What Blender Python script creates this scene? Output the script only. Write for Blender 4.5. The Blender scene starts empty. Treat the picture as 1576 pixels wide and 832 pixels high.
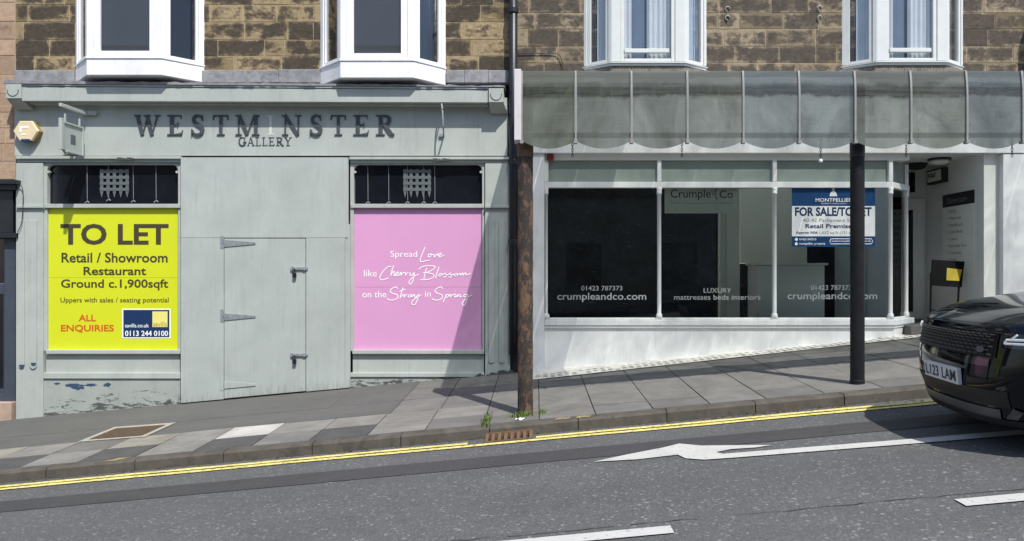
import bpy, math, random
from mathutils import Vector, Matrix
random.seed(7)
R = math.radians
S = bpy.context.scene
COL = S.collection

# ------------------------------------------------------------------ camera, sky, sun, exposure
F = 1165.0                       # focal length in pixels of the 1576 px wide photograph
PX, PY, CAMZ = 825.0, 420.0, 1.5
cd = bpy.data.cameras.new('camera'); cam = bpy.data.objects.new('camera', cd); COL.objects.link(cam)
cam.location = (0, 0, CAMZ); cam.rotation_euler = (R(90), 0, 0)
cd.sensor_width = 36; cd.lens = 36 * F / 1576
cd.shift_x = -(PX - 788) / 1576; cd.shift_y = (PY - 416) / 1576
cd.clip_start = 0.05; cd.clip_end = 600
S.camera = cam

LDIR = Vector((-0.525, 1.0, -1.677)).normalized()
sd = bpy.data.lights.new('sun', 'SUN'); sun = bpy.data.objects.new('sun', sd); COL.objects.link(sun)
sd.energy = 4.3; sd.angle = R(0.5); sd.color = (1.0, 0.955, 0.89)
sun.rotation_euler = LDIR.to_track_quat('-Z', 'Y').to_euler(); sun.location = (5, -10, 15)
W = bpy.data.worlds.new('World'); S.world = W; W.use_nodes = True
wn = W.node_tree; wn.nodes.clear()
sky = wn.nodes.new('ShaderNodeTexSky'); sky.sky_type = 'NISHITA'; sky.sun_disc = False
sky.sun_elevation = math.asin(-LDIR.z); sky.sun_rotation = math.atan2(-LDIR.x, -LDIR.y)
sky.air_density = 1.0; sky.dust_density = 1.2; sky.ozone_density = 1.0
bg = wn.nodes.new('ShaderNodeBackground'); bg.inputs[1].default_value = 0.15
wo = wn.nodes.new('ShaderNodeOutputWorld')
wn.links.new(sky.outputs[0], bg.inputs[0]); wn.links.new(bg.outputs[0], wo.inputs[0])
S.view_settings.view_transform = 'Standard'; S.view_settings.look = 'None'
S.view_settings.gamma = 1; S.view_settings.use_curve_mapping = False
S.view_settings.exposure = 0.35
S.cycles.max_bounces = 10; S.cycles.diffuse_bounces = 4; S.cycles.transparent_max_bounces = 16

# ------------------------------------------------------------------ measuring helpers
def wx(px, Y): return (px - PX) * Y / F
def wz(py, Y): return CAMZ + (PY - py) * Y / F
def pave(x, y): return 0.212 - 0.02 * (10 - y) + 0.092 * x
KY = 6.82                         # kerb face
def road(x, y):
    return 0.05 + 0.092 * x + 0.022 * (KY - y) if y > 3.9 else 0.05 + 0.092 * x + 0.0642 - 0.022 * (3.9 - y)

# ------------------------------------------------------------------ materials
MATS = {}
def nd(nt, t, **kw):
    n = nt.nodes.new(t)
    for k, v in kw.items():
        if isinstance(k, str) and k.startswith('i_'):
            n.inputs[k[2:].replace('_', ' ')].default_value = v
        else: setattr(n, k, v)
    return n
def newmat(name):
    m = bpy.data.materials.new(name); m.use_nodes = True; nt = m.node_tree
    b = nt.nodes['Principled BSDF']; MATS[name] = m
    tc = nt.nodes.new('ShaderNodeTexCoord')
    return m, nt, b, tc.outputs['Object']
def noise(nt, vec, scale, detail=6, rough=.6, dist=0, stretch=None):
    if stretch:
        mp = nt.nodes.new('ShaderNodeMapping'); mp.inputs['Scale'].default_value = stretch
        nt.links.new(vec, mp.inputs[0]); vec = mp.outputs[0]
    n = nt.nodes.new('ShaderNodeTexNoise'); n.inputs['Scale'].default_value = scale
    n.inputs['Detail'].default_value = detail; n.inputs['Roughness'].default_value = rough
    n.inputs['Distortion'].default_value = dist
    nt.links.new(vec, n.inputs['Vector']); return n.outputs['Fac']
def ramp(nt, fac, *stops):
    r = nt.nodes.new('ShaderNodeValToRGB'); e = r.color_ramp.elements
    while len(e) < len(stops): e.new(.5)
    for el, (p, c) in zip(e, stops):
        el.position = p; el.color = (c, c, c, 1) if isinstance(c, (int, float)) else (*c, 1)
    nt.links.new(fac, r.inputs[0]); return r.outputs[0]
def mix(nt, fac, a, b, bt='MIX'):
    m = nt.nodes.new('ShaderNodeMix'); m.data_type = 'RGBA'; m.blend_type = bt
    for s, v in ((m.inputs[0], fac), (m.inputs[6], a), (m.inputs[7], b)):
        if isinstance(v, (int, float)): s.default_value = v
        elif isinstance(v, tuple): s.default_value = (*v, 1)
        else: nt.links.new(v, s)
    return m.outputs[2]
def bump(nt, b, h, strength, dist=.01):
    n = nt.nodes.new('ShaderNodeBump'); n.inputs['Strength'].default_value = strength
    n.inputs['Distance'].default_value = dist
    nt.links.new(h, n.inputs['Height']); nt.links.new(n.outputs[0], b.inputs['Normal'])
def mat(name, col, rough=.6, metal=0, var=.12, scale=5, bmp=0, bscale=60, coat=0, spec=.5, stretch=None, dirt=None, dirtcol=(.08, .075, .06), dscale=4):
    if name in MATS: return MATS[name]
    m, nt, b, oc = newmat(name)
    n1 = noise(nt, oc, scale, 8, .65, .3, stretch)
    lo = tuple(c * (1 - var) for c in col); hi = tuple(min(1, c * (1 + var)) for c in col)
    c = ramp(nt, n1, (.3, lo), (.7, hi))
    if dirt:
        d = ramp(nt, noise(nt, oc, dscale, 10, .72, .6, stretch), (dirt, 0), (min(.99, dirt + .16), 1))
        c = mix(nt, d, c, dirtcol)
    nt.links.new(c, b.inputs['Base Color'])
    b.inputs['Roughness'].default_value = rough; b.inputs['Metallic'].default_value = metal
    b.inputs['Specular IOR Level'].default_value = spec
    b.inputs['Coat Weight'].default_value = coat; b.inputs['Coat Roughness'].default_value = .03
    if name.startswith('slab'):
        v = nt.nodes.new('ShaderNodeTexVoronoi'); v.inputs['Scale'].default_value = 5.5; nt.links.new(oc, v.inputs['Vector'])
        sp = nt.nodes.new('ShaderNodeSeparateColor'); nt.links.new(v.outputs['Color'], sp.inputs[0])
        spot = mix(nt, 1, ramp(nt, v.outputs['Distance'], (.07, 1), (.10, 0)), ramp(nt, sp.outputs[0], (.6, 0), (.62, .6)), 'MULTIPLY')
        c = mix(nt, spot, c, mix(nt, ramp(nt, sp.outputs[1], (.4, 0), (.5, 1)), tuple(x * .5 for x in col), tuple(x * 1.45 for x in col)))
        st = noise(nt, oc, 1.6, 10, .72, 1.2); c = mix(nt, ramp(nt, st, (.44, 0), (.66, .6)), c, tuple(x * .6 for x in col))
        nt.links.new(c, b.inputs['Base Color'])
    if bmp: bump(nt, b, noise(nt, oc, bscale, 8, .7, 0, stretch), bmp, .01)
    return m
def glass(name, tint=(.8, .86, .83), refl=1.0, rough=.01):
    m, nt, b, oc = newmat(name)
    nt.nodes.remove(b)
    tr = nt.nodes.new('ShaderNodeBsdfTransparent'); tr.inputs[0].default_value = (*tint, 1)
    gl = nt.nodes.new('ShaderNodeBsdfGlossy'); gl.inputs['Roughness'].default_value = rough
    fr = nt.nodes.new('ShaderNodeFresnel'); fr.inputs[0].default_value = 1.45
    mu = nt.nodes.new('ShaderNodeMath'); mu.operation = 'MULTIPLY'; mu.inputs[1].default_value = refl
    ms = nt.nodes.new('ShaderNodeMixShader')
    nt.links.new(fr.outputs[0], mu.inputs[0]); nt.links.new(mu.outputs[0], ms.inputs[0])
    nt.links.new(tr.outputs[0], ms.inputs[1]); nt.links.new(gl.outputs[0], ms.inputs[2])
    nt.links.new(ms.outputs[0], nt.nodes['Material Output'].inputs[0]); return m
def dirty_glass(name, body, clear, dark, tone_band=None, greenamt=.0, gloss=.38, spec=.25):
    # dirty wired glass; low/high z bound a band painting in dirt and darker reflections
    m, nt, b, oc = newmat(name)
    n1 = noise(nt, oc, 2.2, 9, .7, .8, (1, 1, .6)); n2 = noise(nt, oc, 26, 5, .6, 0, (.12, .3, 1.5))
    mk = ramp(nt, n1, (.40, 0), (.75, .8))
    if tone_band:
        sx = nt.nodes.new('ShaderNodeSeparateXYZ'); nt.links.new(oc, sx.inputs[0])
        n3 = noise(nt, oc, 4, 9, .75, .4, (1, 1, .7))
        ma = nd(nt, 'ShaderNodeMath', operation='MULTIPLY_ADD'); ma.inputs[1].default_value = .16; nt.links.new(n3, ma.inputs[0]); nt.links.new(sx.outputs[2], ma.inputs[2])
        mr = nt.nodes.new('ShaderNodeMapRange'); nt.links.new(ma.outputs[0], mr.inputs[0]); mr.inputs[1].default_value = .08; mr.inputs[2].default_value = .68
        t_ = lambda h: h / .6
        bd = ramp(nt, mr.outputs[0], (t_(.12), 0), (t_(tone_band[0]), .25), (t_(.27), 1), (t_(.35), .95), (t_(tone_band[1]), .5), (t_(.5), .6))
        n5 = noise(nt, oc, 70, 4, .6, 0, (.01, 1, 1)); bd = mix(nt, ramp(nt, n5, (.45, 0), (.6, .35)), bd, mix(nt, 1, bd, (.35, .35, .35), 'MULTIPLY'))
        mk = mix(nt, 1.0, mk, bd, 'LIGHTEN')
    c = mix(nt, mk, body, dark)
    c = mix(nt, ramp(nt, n2, (.5, 0), (.85, .3)), c, tuple(x * 1.3 for x in body))
    n4 = noise(nt, oc, 9, 7, .7, .2, (2.2, 1, .12)); c = mix(nt, ramp(nt, n4, (.5, 0), (.75, .45)), c, tuple(x * .55 for x in body))
    if greenamt:
        g = ramp(nt, noise(nt, oc, 3.1, 10, .75, 1.0), (.54, 0), (.68, greenamt)); c = mix(nt, g, c, (.13, .155, .075))
    nt.links.new(c, b.inputs['Base Color']); b.inputs['Roughness'].default_value = gloss
    b.inputs['Specular IOR Level'].default_value = spec
    tr = nt.nodes.new('ShaderNodeBsdfTransparent'); tr.inputs[0].default_value = (.93, .95, .935, 1)
    tl = nt.nodes.new('ShaderNodeBsdfTranslucent'); nt.links.new(c, tl.inputs[0])
    m1 = nt.nodes.new('ShaderNodeMixShader'); m1.inputs[0].default_value = .25
    nt.links.new(b.outputs[0], m1.inputs[1]); nt.links.new(tl.outputs[0], m1.inputs[2])
    m2 = nt.nodes.new('ShaderNodeMixShader')
    nt.links.new(ramp(nt, mk, (.0, clear), (1, clear * .45)), m2.inputs[0])
    nt.links.new(m1.outputs[0], m2.inputs[1]); nt.links.new(tr.outputs[0], m2.inputs[2])
    nt.links.new(m2.outputs[0], nt.nodes['Material Output'].inputs[0]); return m

def stone_mat(name, buff, soot, bias, pale=(.46, .36, .22)):
    m, nt, b, oc = newmat(name)
    at = nt.nodes.new('ShaderNodeAttribute'); at.attribute_name = 'blk'
    sep = nt.nodes.new('ShaderNodeSeparateColor'); nt.links.new(at.outputs['Color'], sep.inputs[0])
    n1 = noise(nt, oc, 3.4, 12, .74, .35, (1, 1, 1.5)); n2 = noise(nt, oc, 16, 10, .78, .2)
    ad = nd(nt, 'ShaderNodeMath', operation='MULTIPLY_ADD'); ad.inputs[1].default_value = .2; ad.inputs[2].default_value = bias - .10
    nt.links.new(sep.outputs[0], ad.inputs[0])
    s = nd(nt, 'ShaderNodeMath', operation='ADD'); nt.links.new(n1, s.inputs[0]); nt.links.new(ad.outputs[0], s.inputs[1])
    er = nd(nt, 'ShaderNodeMath', operation='MULTIPLY_ADD'); er.inputs[1].default_value = -.13
    nt.links.new(sep.outputs[2], er.inputs[0]); nt.links.new(s.outputs[0], er.inputs[2])
    mask = ramp(nt, er.outputs[0], (.415, 0), (.49, .72), (.55, .97))
    bc = mix(nt, ramp(nt, n2, (.35, 0), (.7, 1)), tuple(x * .8 for x in buff), pale)
    bc = mix(nt, sep.outputs[1], bc, tuple(x * .62 for x in buff))
    bc = mix(nt, ramp(nt, noise(nt, oc, 9, 10, .78, .3, (.7, 1, 2.6)), (.56, 0), (.66, .75)), bc, pale)
    sc = mix(nt, ramp(nt, n2, (.3, 0), (.75, 1)), tuple(x * .55 for x in soot), tuple(x * 1.6 for x in soot))
    nt.links.new(mix(nt, mask, bc, sc), b.inputs['Base Color']); b.inputs['Roughness'].default_value = .92
    b.inputs['Specular IOR Level'].default_value = .2
    bump(nt, b, noise(nt, oc, 34, 10, .75, .4), .55, .012); return m

def paint_mat(name, col, under, peel, scale=3, stretch=(1, 1, 3), streak=.5, rough=.5, foot=None):
    # painted timber: tonal drift, fine brush grain, thin cracks and flakes showing what lies under the paint
    m, nt, b, oc = newmat(name)
    n1 = noise(nt, oc, 1.7, 8, .65, .4); n2 = noise(nt, oc, 40, 5, .6, 0, stretch)
    c = mix(nt, ramp(nt, n1, (.3, 0), (.72, 1)), tuple(x * .86 for x in col), tuple(x * 1.07 for x in col))
    c = mix(nt, ramp(nt, n2, (.5, 0), (.78, streak * .36)), c, tuple(x * .6 for x in col))
    dr = noise(nt, oc, 6, 9, .75, .4, (3.2, 1, .22)); c = mix(nt, ramp(nt, dr, (.53, 0), (.72, .5)), c, tuple(x * .62 for x in col))
    sp = noise(nt, oc, 19, 9, .8, .3); c = mix(nt, ramp(nt, sp, (.61, 0), (.70, .55)), c, tuple(x * .5 for x in col))
    pk = noise(nt, oc, scale, 12, .78, .5, stretch)
    if foot is not None:     # splash zone: height above the sloping pavement
        sx = nt.nodes.new('ShaderNodeSeparateXYZ'); nt.links.new(oc, sx.inputs[0])
        ma = nd(nt, 'ShaderNodeMath', operation='MULTIPLY_ADD'); ma.inputs[1].default_value = -.092
        nt.links.new(sx.outputs[0], ma.inputs[0]); nt.links.new(sx.outputs[2], ma.inputs[2])
        mr = nt.nodes.new('ShaderNodeMapRange'); nt.links.new(ma.outputs[0], mr.inputs[0])
        for q_, v_ in zip((1, 2, 3, 4), (foot[0] + foot[1], foot[0], 0, foot[2])): mr.inputs[q_].default_value = v_
        aa = nd(nt, 'ShaderNodeMath', operation='ADD'); nt.links.new(pk, aa.inputs[0]); nt.links.new(mr.outputs[0], aa.inputs[1]); pk = aa.outputs[0]
    soft = bool(foot) and foot[0] == 0
    mk = ramp(nt, pk, (peel - .03 * soft, 0), (peel + (.13 if soft else .025), .55 if soft else .9))
    c = mix(nt, mk, c, under)
    nt.links.new(c, b.inputs['Base Color']); b.inputs['Roughness'].default_value = rough
    b.inputs['Specular IOR Level'].default_value = .35
    h = mix(nt, mk, n2, (0, 0, 0)); bump(nt, b, h, .22, .004); return m

def asphalt_mat(name, base, chip, bscale=1.0, chips=.5):
    m, nt, b, oc = newmat(name)
    v = nt.nodes.new('ShaderNodeTexVoronoi'); v.inputs['Scale'].default_value = 105 * bscale; nt.links.new(oc, v.inputs['Vector'])
    sep = nt.nodes.new('ShaderNodeSeparateColor'); nt.links.new(v.outputs['Color'], sep.inputs[0])
    v2 = nt.nodes.new('ShaderNodeTexVoronoi'); v2.inputs['Scale'].default_value = 62 * bscale; nt.links.new(oc, v2.inputs['Vector'])
    sep2 = nt.nodes.new('ShaderNodeSeparateColor'); nt.links.new(v2.outputs['Color'], sep2.inputs[0])
    n1 = noise(nt, oc, .9, 8, .65, .3); n2 = noise(nt, oc, 7, 6, .7)
    c = mix(nt, ramp(nt, n1, (.3, 0), (.7, 1)), tuple(x * .86 for x in base), tuple(x * 1.12 for x in base))
    c = mix(nt, ramp(nt, n2, (.35, .22), (.7, 0)), c, tuple(x * .6 for x in base))
    c = mix(nt, ramp(nt, sep.outputs[0], (.0, .55), (.3, 0)), c, tuple(x * .5 for x in base))
    c = mix(nt, ramp(nt, sep.outputs[1], (.78, 0), (1, .7 * chips)), c, chip)
    c = mix(nt, ramp(nt, sep2.outputs[2], (.95, 0), (.985, chips)), c, tuple(min(1, x * 1.25) for x in chip))
    tk = noise(nt, oc, 1.5, 6, .6, .3, (.06, 1, 1)); c = mix(nt, ramp(nt, tk, (.38, .32), (.62, 0)), c, tuple(x * .62 for x in base))
    sn = noise(nt, oc, 2.6, 9, .75, 1.0); c = mix(nt, ramp(nt, sn, (.54, 0), (.72, .5)), c, tuple(x * .5 for x in base))
    nt.links.new(c, b.inputs['Base Color']); b.inputs['Roughness'].default_value = .85
    b.inputs['Specular IOR Level'].default_value = .3
    bump(nt, b, v.outputs['Distance'], .3, .004); return m

def wornpaint_mat(name, col, under, wear):
    m, nt, b, oc = newmat(name)
    n = noise(nt, oc, 26, 10, .8, .3); n1 = noise(nt, oc, 5, 6, .6)
    c = mix(nt, ramp(nt, n1, (.3, 0), (.7, 1)), tuple(x * .88 for x in col), col)
    c = mix(nt, ramp(nt, n, (wear, 0), (wear + .05, 1)), c, under)
    nt.links.new(c, b.inputs['Base Color']); b.inputs['Roughness'].default_value = .7
    bump(nt, b, n, .2, .004); return m

M = lambda n: MATS[n]
asphalt_mat('asphalt', (.101, .103, .106), (.29, .29, .285), 1.0, .45)
asphalt_mat('asphalt_patch', (.062, .062, .065), (.13, .13, .13), 1.5, .25)
asphalt_mat('pave_asphalt', (.118, .118, .113), (.17, .168, .16), 1.6, .2)
mat('joint', (.045, .042, .036), .95, var=.3)
for i, c in enumerate([(.168, .165, .155), (.21, .205, .19), (.085, .085, .085), (.25, .235, .20), (.43, .425, .40), (.148, .145, .136)]):
    mat('slab_%d' % i, c, .88, var=.16, scale=3.5, bmp=.25, bscale=90, spec=.25, dirt=.60, dirtcol=tuple(x * .66 for x in c), dscale=5)
mat('kerb_stone', (.093, .086, .074), .9, var=.25, scale=6, bmp=.4, bscale=50, spec=.2, dirt=.52, dirtcol=(.055, .05, .043), dscale=7)
wornpaint_mat('white_road_paint', (.50, .50, .485), (.14, .14, .138), .575)
wornpaint_mat('yellow_road_paint', (.74, .65, .22), (.22, .2, .1), .525)
wornpaint_mat('kerb_yellow', (.42, .32, .1), (.15, .138, .118), .47)
stone_mat('stone_left', (.285, .215, .115), (.06, .05, .04), .035, (.44, .35, .22))
stone_mat('stone_right', (.27, .215, .14), (.078, .066, .055), .045, (.42, .35, .25))
stone_mat('stone_far', (.42, .29, .2), (.2, .14, .1), -.2, (.5, .37, .27))
mat('mortar', (.42, .35, .25), .95, var=.25, bmp=.4)
mat('mortar_pale', (.5, .42, .34), .95, var=.2)
mat('lead', (.23, .235, .25), .6, var=.35, scale=9, bmp=.5, bscale=20, dirt=.58, dirtcol=(.07, .07, .075), dscale=8)
mat('rubble', (.22, .19, .165), .95, var=.5, scale=14, bmp=.9, bscale=26, dirt=.55, dirtcol=(.05, .045, .04), dscale=14)
GREY = (.395, .43, .405)
paint_mat('grey_paint', tuple(x * 1.05 for x in GREY), (.10, .11, .11), .715, 5, (1, 1, 2.2))
paint_mat('grey_ply', (.425, .467, .446), (.22, .24, .22), .69, 4, (.8, 1, 12), .8)
paint_mat('grey_ply_upright', (.41, .452, .432), (.16, .17, .15), .72, 4, (12, 1, 1), .9, foot=(0, .36, .27))
paint_mat('grey_peeling', (.35, .385, .36), (.05, .055, .055), .625, 4, (.9, 1, 3.4), .8, foot=(.08, .3, .13))
paint_mat('navy_flake', (.04, .075, .14), (.25, .27, .26), .62, 8)
paint_mat('white_timber', (.86, .87, .89), (.36, .32, .27), .70, 7)
paint_mat('white_shop', (.82, .83, .83), (.38, .37, .34), .73, 3, (1, 1, 1.4), .35)
paint_mat('white_riser', (.82, .83, .83), (.3, .29, .26), .70, 5, (1, 1, 1.6), .35, foot=(-.42, .25, .17))
mat('upvc', (.62, .65, .64), .35, var=.05)
mat('letter_dark', (.055, .065, .07), .55, var=.3, scale=20)
mat('letter_ghost', (.62, .63, .6), .8, var=.2, scale=30)
mat('dark_pane', (.008, .009, .014), .06, var=.3, spec=.5)
mat('pane_grey', (.095, .10, .108), .5, var=.06, scale=1.5, spec=.5)
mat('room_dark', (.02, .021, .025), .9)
mat('ornament', (.105, .125, .135), .6)
mat('came', (.2, .21, .22), .5)
mat('yellow_board', (.60, .66, .015), .42, var=.03, scale=1.2)
mat('board_text', (.055, .045, .02), .5, var=.05)
mat('board_red', (.62, .075, .01), .5, var=.05)
mat('navy', (.008, .03, .10), .4, var=.08)
mat('agent_yellow', (.75, .7, .2), .5, var=.05)
mat('agent_gold', (.42, .33, .04), .5, var=.05)
mat('white_print', (.86, .87, .88), .5, var=.02)
mat('pink_board', (.64, .315, .55), .45, var=.035, scale=1.3)
mat('galv', (.30, .33, .345), .45, metal=.35, var=.25, scale=25, bmp=.2)
mat('black_iron', (.02, .02, .022), .5, var=.3, bmp=.3, bscale=40)
mat('blackblue', (.012, .014, .022), .4, var=.3, scale=8, bmp=.15)
mat('alarm_cream', (.70, .58, .38), .5, var=.08)
mat('alarm_side', (.30, .2, .06), .5, var=.15)
mat('alarm_blue', (.015, .03, .12), .3)
def rust_mat(name, amount):
    m, nt, b, oc = newmat(name)
    n = noise(nt, oc, 9, 12, .82, .15, (1, 1, .5)); n2 = noise(nt, oc, 38, 9, .8)
    rc = mix(nt, n2, (.07, .035, .018), (.215, .135, .08)); k = mix(nt, n2, (.014, .012, .013), (.05, .04, .036))
    c = mix(nt, ramp(nt, n, (amount, 0), (amount + .05, 1)), k, rc)
    nt.links.new(c, b.inputs['Base Color']); b.inputs['Roughness'].default_value = .8
    bump(nt, b, mix(nt, .5, n, n2), .9, .015)
rust_mat('rusty_paint', .495); rust_mat('rust_grate', .35)
mat('post_black', (.011, .012, .015), .55, spec=.25, var=.4, scale=10, bmp=.35, bscale=22, dirt=.66, dirtcol=(.075, .07, .066), dscale=9)
dirty_glass('canopy_glass', (.27, .30, .28), .46, (.04, .045, .038), (.23, .40), .35)
dirty_glass('canopy_glass_clean', (.26, .30, .31), .46, (.055, .065, .075), (.24, .41), .0, .2, .5)
dirty_glass('canopy_glass_mossy', (.25, .28, .24), .38, (.04, .046, .034), (.21, .40), .9)
dirty_glass('canopy_roof', (.45, .46, .45), .86, (.3, .31, .3))
dirty_glass('canopy_roof_mossy_dim', (.33, .35, .31), .60, (.16, .175, .14), None, .6)  # moss tint; clarity lowered to deepen the shade on the pink board
mat('canopy_bar', (.27, .27, .275), .5, var=.15, scale=12, dirt=.6, dirtcol=(.1, .1, .095))
mat('rail_dark', (.07, .075, .07), .7)
mat('end_board', (.62, .60, .62), .5, var=.08, dirt=.62, dirtcol=(.25, .22, .16))
mat('transom_green', (.26, .31, .285), .25, var=.1, scale=2.5)
glass('shop_glass', (.955, .975, .96), 1.0)
glass('bay_glass', (.97, .98, .99), .55)
m, nt, b, oc = newmat('scuffed_black')
n1 = noise(nt, oc, 3.2, 9, .7, .8); n2 = noise(nt, oc, 13, 10, .78, 1.2, (1, 1, .7)); n3 = noise(nt, oc, 30, 6, .6, .5, (.25, 1, 2.4))
c = mix(nt, ramp(nt, n1, (.35, 0), (.7, 1)), (.022, .024, .032), (.06, .065, .085))
c = mix(nt, ramp(nt, n2, (.56, 0), (.72, .8)), c, (.13, .14, .16)); c = mix(nt, ramp(nt, n3, (.64, 0), (.72, .9)), c, (.36, .37, .38))
nt.links.new(c, b.inputs['Base Color']); b.inputs['Roughness'].default_value = .6
mat('room_wall', (.86, .87, .74), .8, var=.06, scale=1.5)
mat('room_wall_dim', (.86, .88, .76), .8, var=.06, scale=1.5)
mat('room_floor', (.3, .29, .27), .6, var=.2)
mat('counter_white', (.88, .89, .82), .6, var=.04)
mat('etch', (.36, .38, .40), .7, var=.05)
mat('sign_grey', (.86, .88, .78), .6, var=.05)
mat('sign_dark', (.02, .025, .022), .6)
mat('sale_blue', (.006, .055, .17), .4, var=.06)
mat('sale_grey', (.26, .27, .3), .5)
mat('recess_white', (.80, .81, .78), .7, var=.06, scale=2)
mat('tile_pale', (.72, .69, .63), .7, var=.2, scale=16, bmp=.2, dirt=.64, dirtcol=(.22, .2, .16), dscale=6)
mat('tile_dark', (.07, .06, .055), .7, var=.3)
mat('red_box', (.22, .02, .015), .5)
mat('notice_yellow', (.55, .42, .03), .6)
mat('curtain', (.80, .85, .88), .85, var=.06, scale=3)
mat('curtain_blue', (.20, .26, .36), .85, var=.1, scale=3)
mat('brown_cover', (.085, .06, .04), .75, var=.35, scale=30, bmp=.6, bscale=70, spec=.2)
mat('concrete_pale', (.33, .305, .26), .9, var=.2, scale=12, bmp=.3)
mat('grass_blade', (.085, .15, .02), .7, var=.35, scale=30)
mat('leaf_dead', (.07, .045, .025), .9, var=.5, scale=40)
mat('paper', (.7, .7, .68), .8)
mat('step_stone', (.42, .31, .24), .9, var=.15, bmp=.3)
mat('shop_black', (.014, .016, .02), .35, var=.2)
mat('shop_navy', (.05, .062, .085), .45, var=.12)
mat('car_paint', (.0025, .0035, .008), .06, var=.05, spec=.33)
mat('car_trim', (.008, .008, .009), .55, var=.2)
mat('car_gloss', (.003, .003, .004), .12, var=.1, coat=.6)
mat('car_glass', (.006, .007, .009), .03, spec=.7)
mat('car_silver', (.10, .10, .105), .4, metal=.3)
mat('frame_black', (.008, .008, .009), .8, spec=.15)
mat('grille_grey', (.028, .028, .030), .4)
mat('grille_black', (.003, .003, .0035), .5, spec=.2)
mat('tyre', (.013, .013, .014), .85, bmp=.3)
mat('alloy', (.28, .28, .29), .3, metal=.9)
mat('plate_white', (.64, .65, .66), .5, var=.03)
mat('opp_stone', (.30, .25, .19), .9, var=.2, scale=2, bmp=.3)
mat('earth', (.12, .11, .1), .95)
m, nt, b, oc = newmat('drl'); b.inputs['Base Color'].default_value = (.4, .42, .45, 1)
b.inputs['Emission Color'].default_value = (.86, .92, 1, 1); b.inputs['Emission Strength'].default_value = .2

# ------------------------------------------------------------------ mesh building
OFF = {}
class MB:
    def __init__(s): s.v = []; s.f = []; s.mi = []; s.cols = []
    def poly(s, pts, m=0):
        n = len(s.v); s.v += [tuple(p) for p in pts]; s.f.append(list(range(n, n + len(pts)))); s.mi.append(m)
    def hexa(s, p, m=0):           # p: 4 bottom/front points then 4 top/back points, same order
        n = len(s.v); s.v += [tuple(q) for q in p]
        for q in ((0, 1, 2, 3), (7, 6, 5, 4), (0, 4, 5, 1), (1, 5, 6, 2), (2, 6, 7, 3), (3, 7, 4, 0)):
            s.f.append([n + i for i in q]); s.mi.append(m)
    def box(s, x0, x1, y0, y1, z0, z1, m=0):
        if x0 > x1: x0, x1 = x1, x0
        if y0 > y1: y0, y1 = y1, y0
        if z0 > z1: z0, z1 = z1, z0
        s.hexa([(x0, y0, z0), (x1, y0, z0), (x1, y0, z1), (x0, y0, z1), (x0, y1, z0), (x1, y1, z0), (x1, y1, z1), (x0, y1, z1)], m)
    def fb(s, a, b_, c, d, Yf, Yb, m=0):  # facade box measured on the photograph at its real depth Yf
        s.box(wx(a, Yf), wx(c, Yf), Yf, Yb, wz(d, Yf), wz(b_, Yf), m)
    def prism(s, pts, y0, y1, m=0):        # pts (x,z), front at y0
        n = len(pts); k = len(s.v)
        s.v += [(x, y0, z) for x, z in pts] + [(x, y1, z) for x, z in pts]
        s.f.append([k + i for i in range(n)]); s.mi.append(m)
        s.f.append([k + n + i for i in reversed(range(n))]); s.mi.append(m)
        for i in range(n):
            j = (i + 1) % n; s.f.append([k + i, k + n + i, k + n + j, k + j]); s.mi.append(m)
    def tube(s, path, r, n=10, m=0, cap=True, flat=None):
        P = [Vector(p) for p in path]; rs = r if isinstance(r, (list, tuple)) else [r] * len(P)
        k = len(s.v); up = None
        for i, p in enumerate(P):
            t = (P[min(i + 1, len(P) - 1)] - P[max(i - 1, 0)])
            t = t.normalized() if t.length > 1e-9 else Vector((0, 0, 1))
            if up is None: up = Vector((0, 1, 0)) if abs(t.y) < .9 else Vector((1, 0, 0))
            a = t.cross(up).normalized() if t.cross(up).length > 1e-6 else t.orthogonal().normalized()
            b_ = a.cross(t).normalized(); up = b_
            for j in range(n):
                th = 2 * math.pi * j / n; o = a * math.cos(th) * rs[i] + b_ * math.sin(th) * rs[i]
                if flat: o.y *= flat
                s.v.append(tuple(p + o))
        for i in range(len(P) - 1):
            for j in range(n):
                a, b_ = k + i * n + j, k + i * n + (j + 1) % n
                s.f.append([a, b_, b_ + n, a + n]); s.mi.append(m)
        if cap:
            s.f.append([k + j for j in reversed(range(n))]); s.mi.append(m)
            e = k + (len(P) - 1) * n; s.f.append([e + j for j in range(n)]); s.mi.append(m)
    def grid(s, rows, m=0, closed=False):
        k = len(s.v); n = len(rows[0])
        for r in rows: s.v += [tuple(p) for p in r]
        for i in range(len(rows) - 1):
            for j in range(n - 1):
                s.f.append([k + i * n + j, k + i * n + j + 1, k + (i + 1) * n + j + 1, k + (i + 1) * n + j]); s.mi.append(m)
    def disc(s, c, r, n=20, y1=None, m=0):     # short cylinder along Y from c.y to y1
        s.prism([(c[0] + r * math.cos(2 * math.pi * i / n), c[2] + r * math.sin(2 * math.pi * i / n)) for i in range(n)], c[1], y1, m)
    def build(s, name, mats, parent=None, bevel=0, smooth=False):
        if isinstance(mats, str): mats = [mats]
        off = OFF.get(parent.name, Vector()) if parent else Vector()
        me = bpy.data.meshes.new(name)
        me.from_pydata([tuple(Vector(p) - off) for p in s.v], [], s.f)
        for mm in mats: me.materials.append(M(mm))
        for p, i in zip(me.polygons, s.mi): p.material_index = i; p.use_smooth = smooth
        me.update()
        o = bpy.data.objects.new(name, me); COL.objects.link(o)
        if parent: o.parent = parent; OFF[o.name] = off
        if bevel:
            bv = o.modifiers.new('bevel', 'BEVEL'); bv.width = bevel; bv.segments = 2; bv.limit_method = 'ANGLE'; bv.angle_limit = R(40)
        return o
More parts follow.
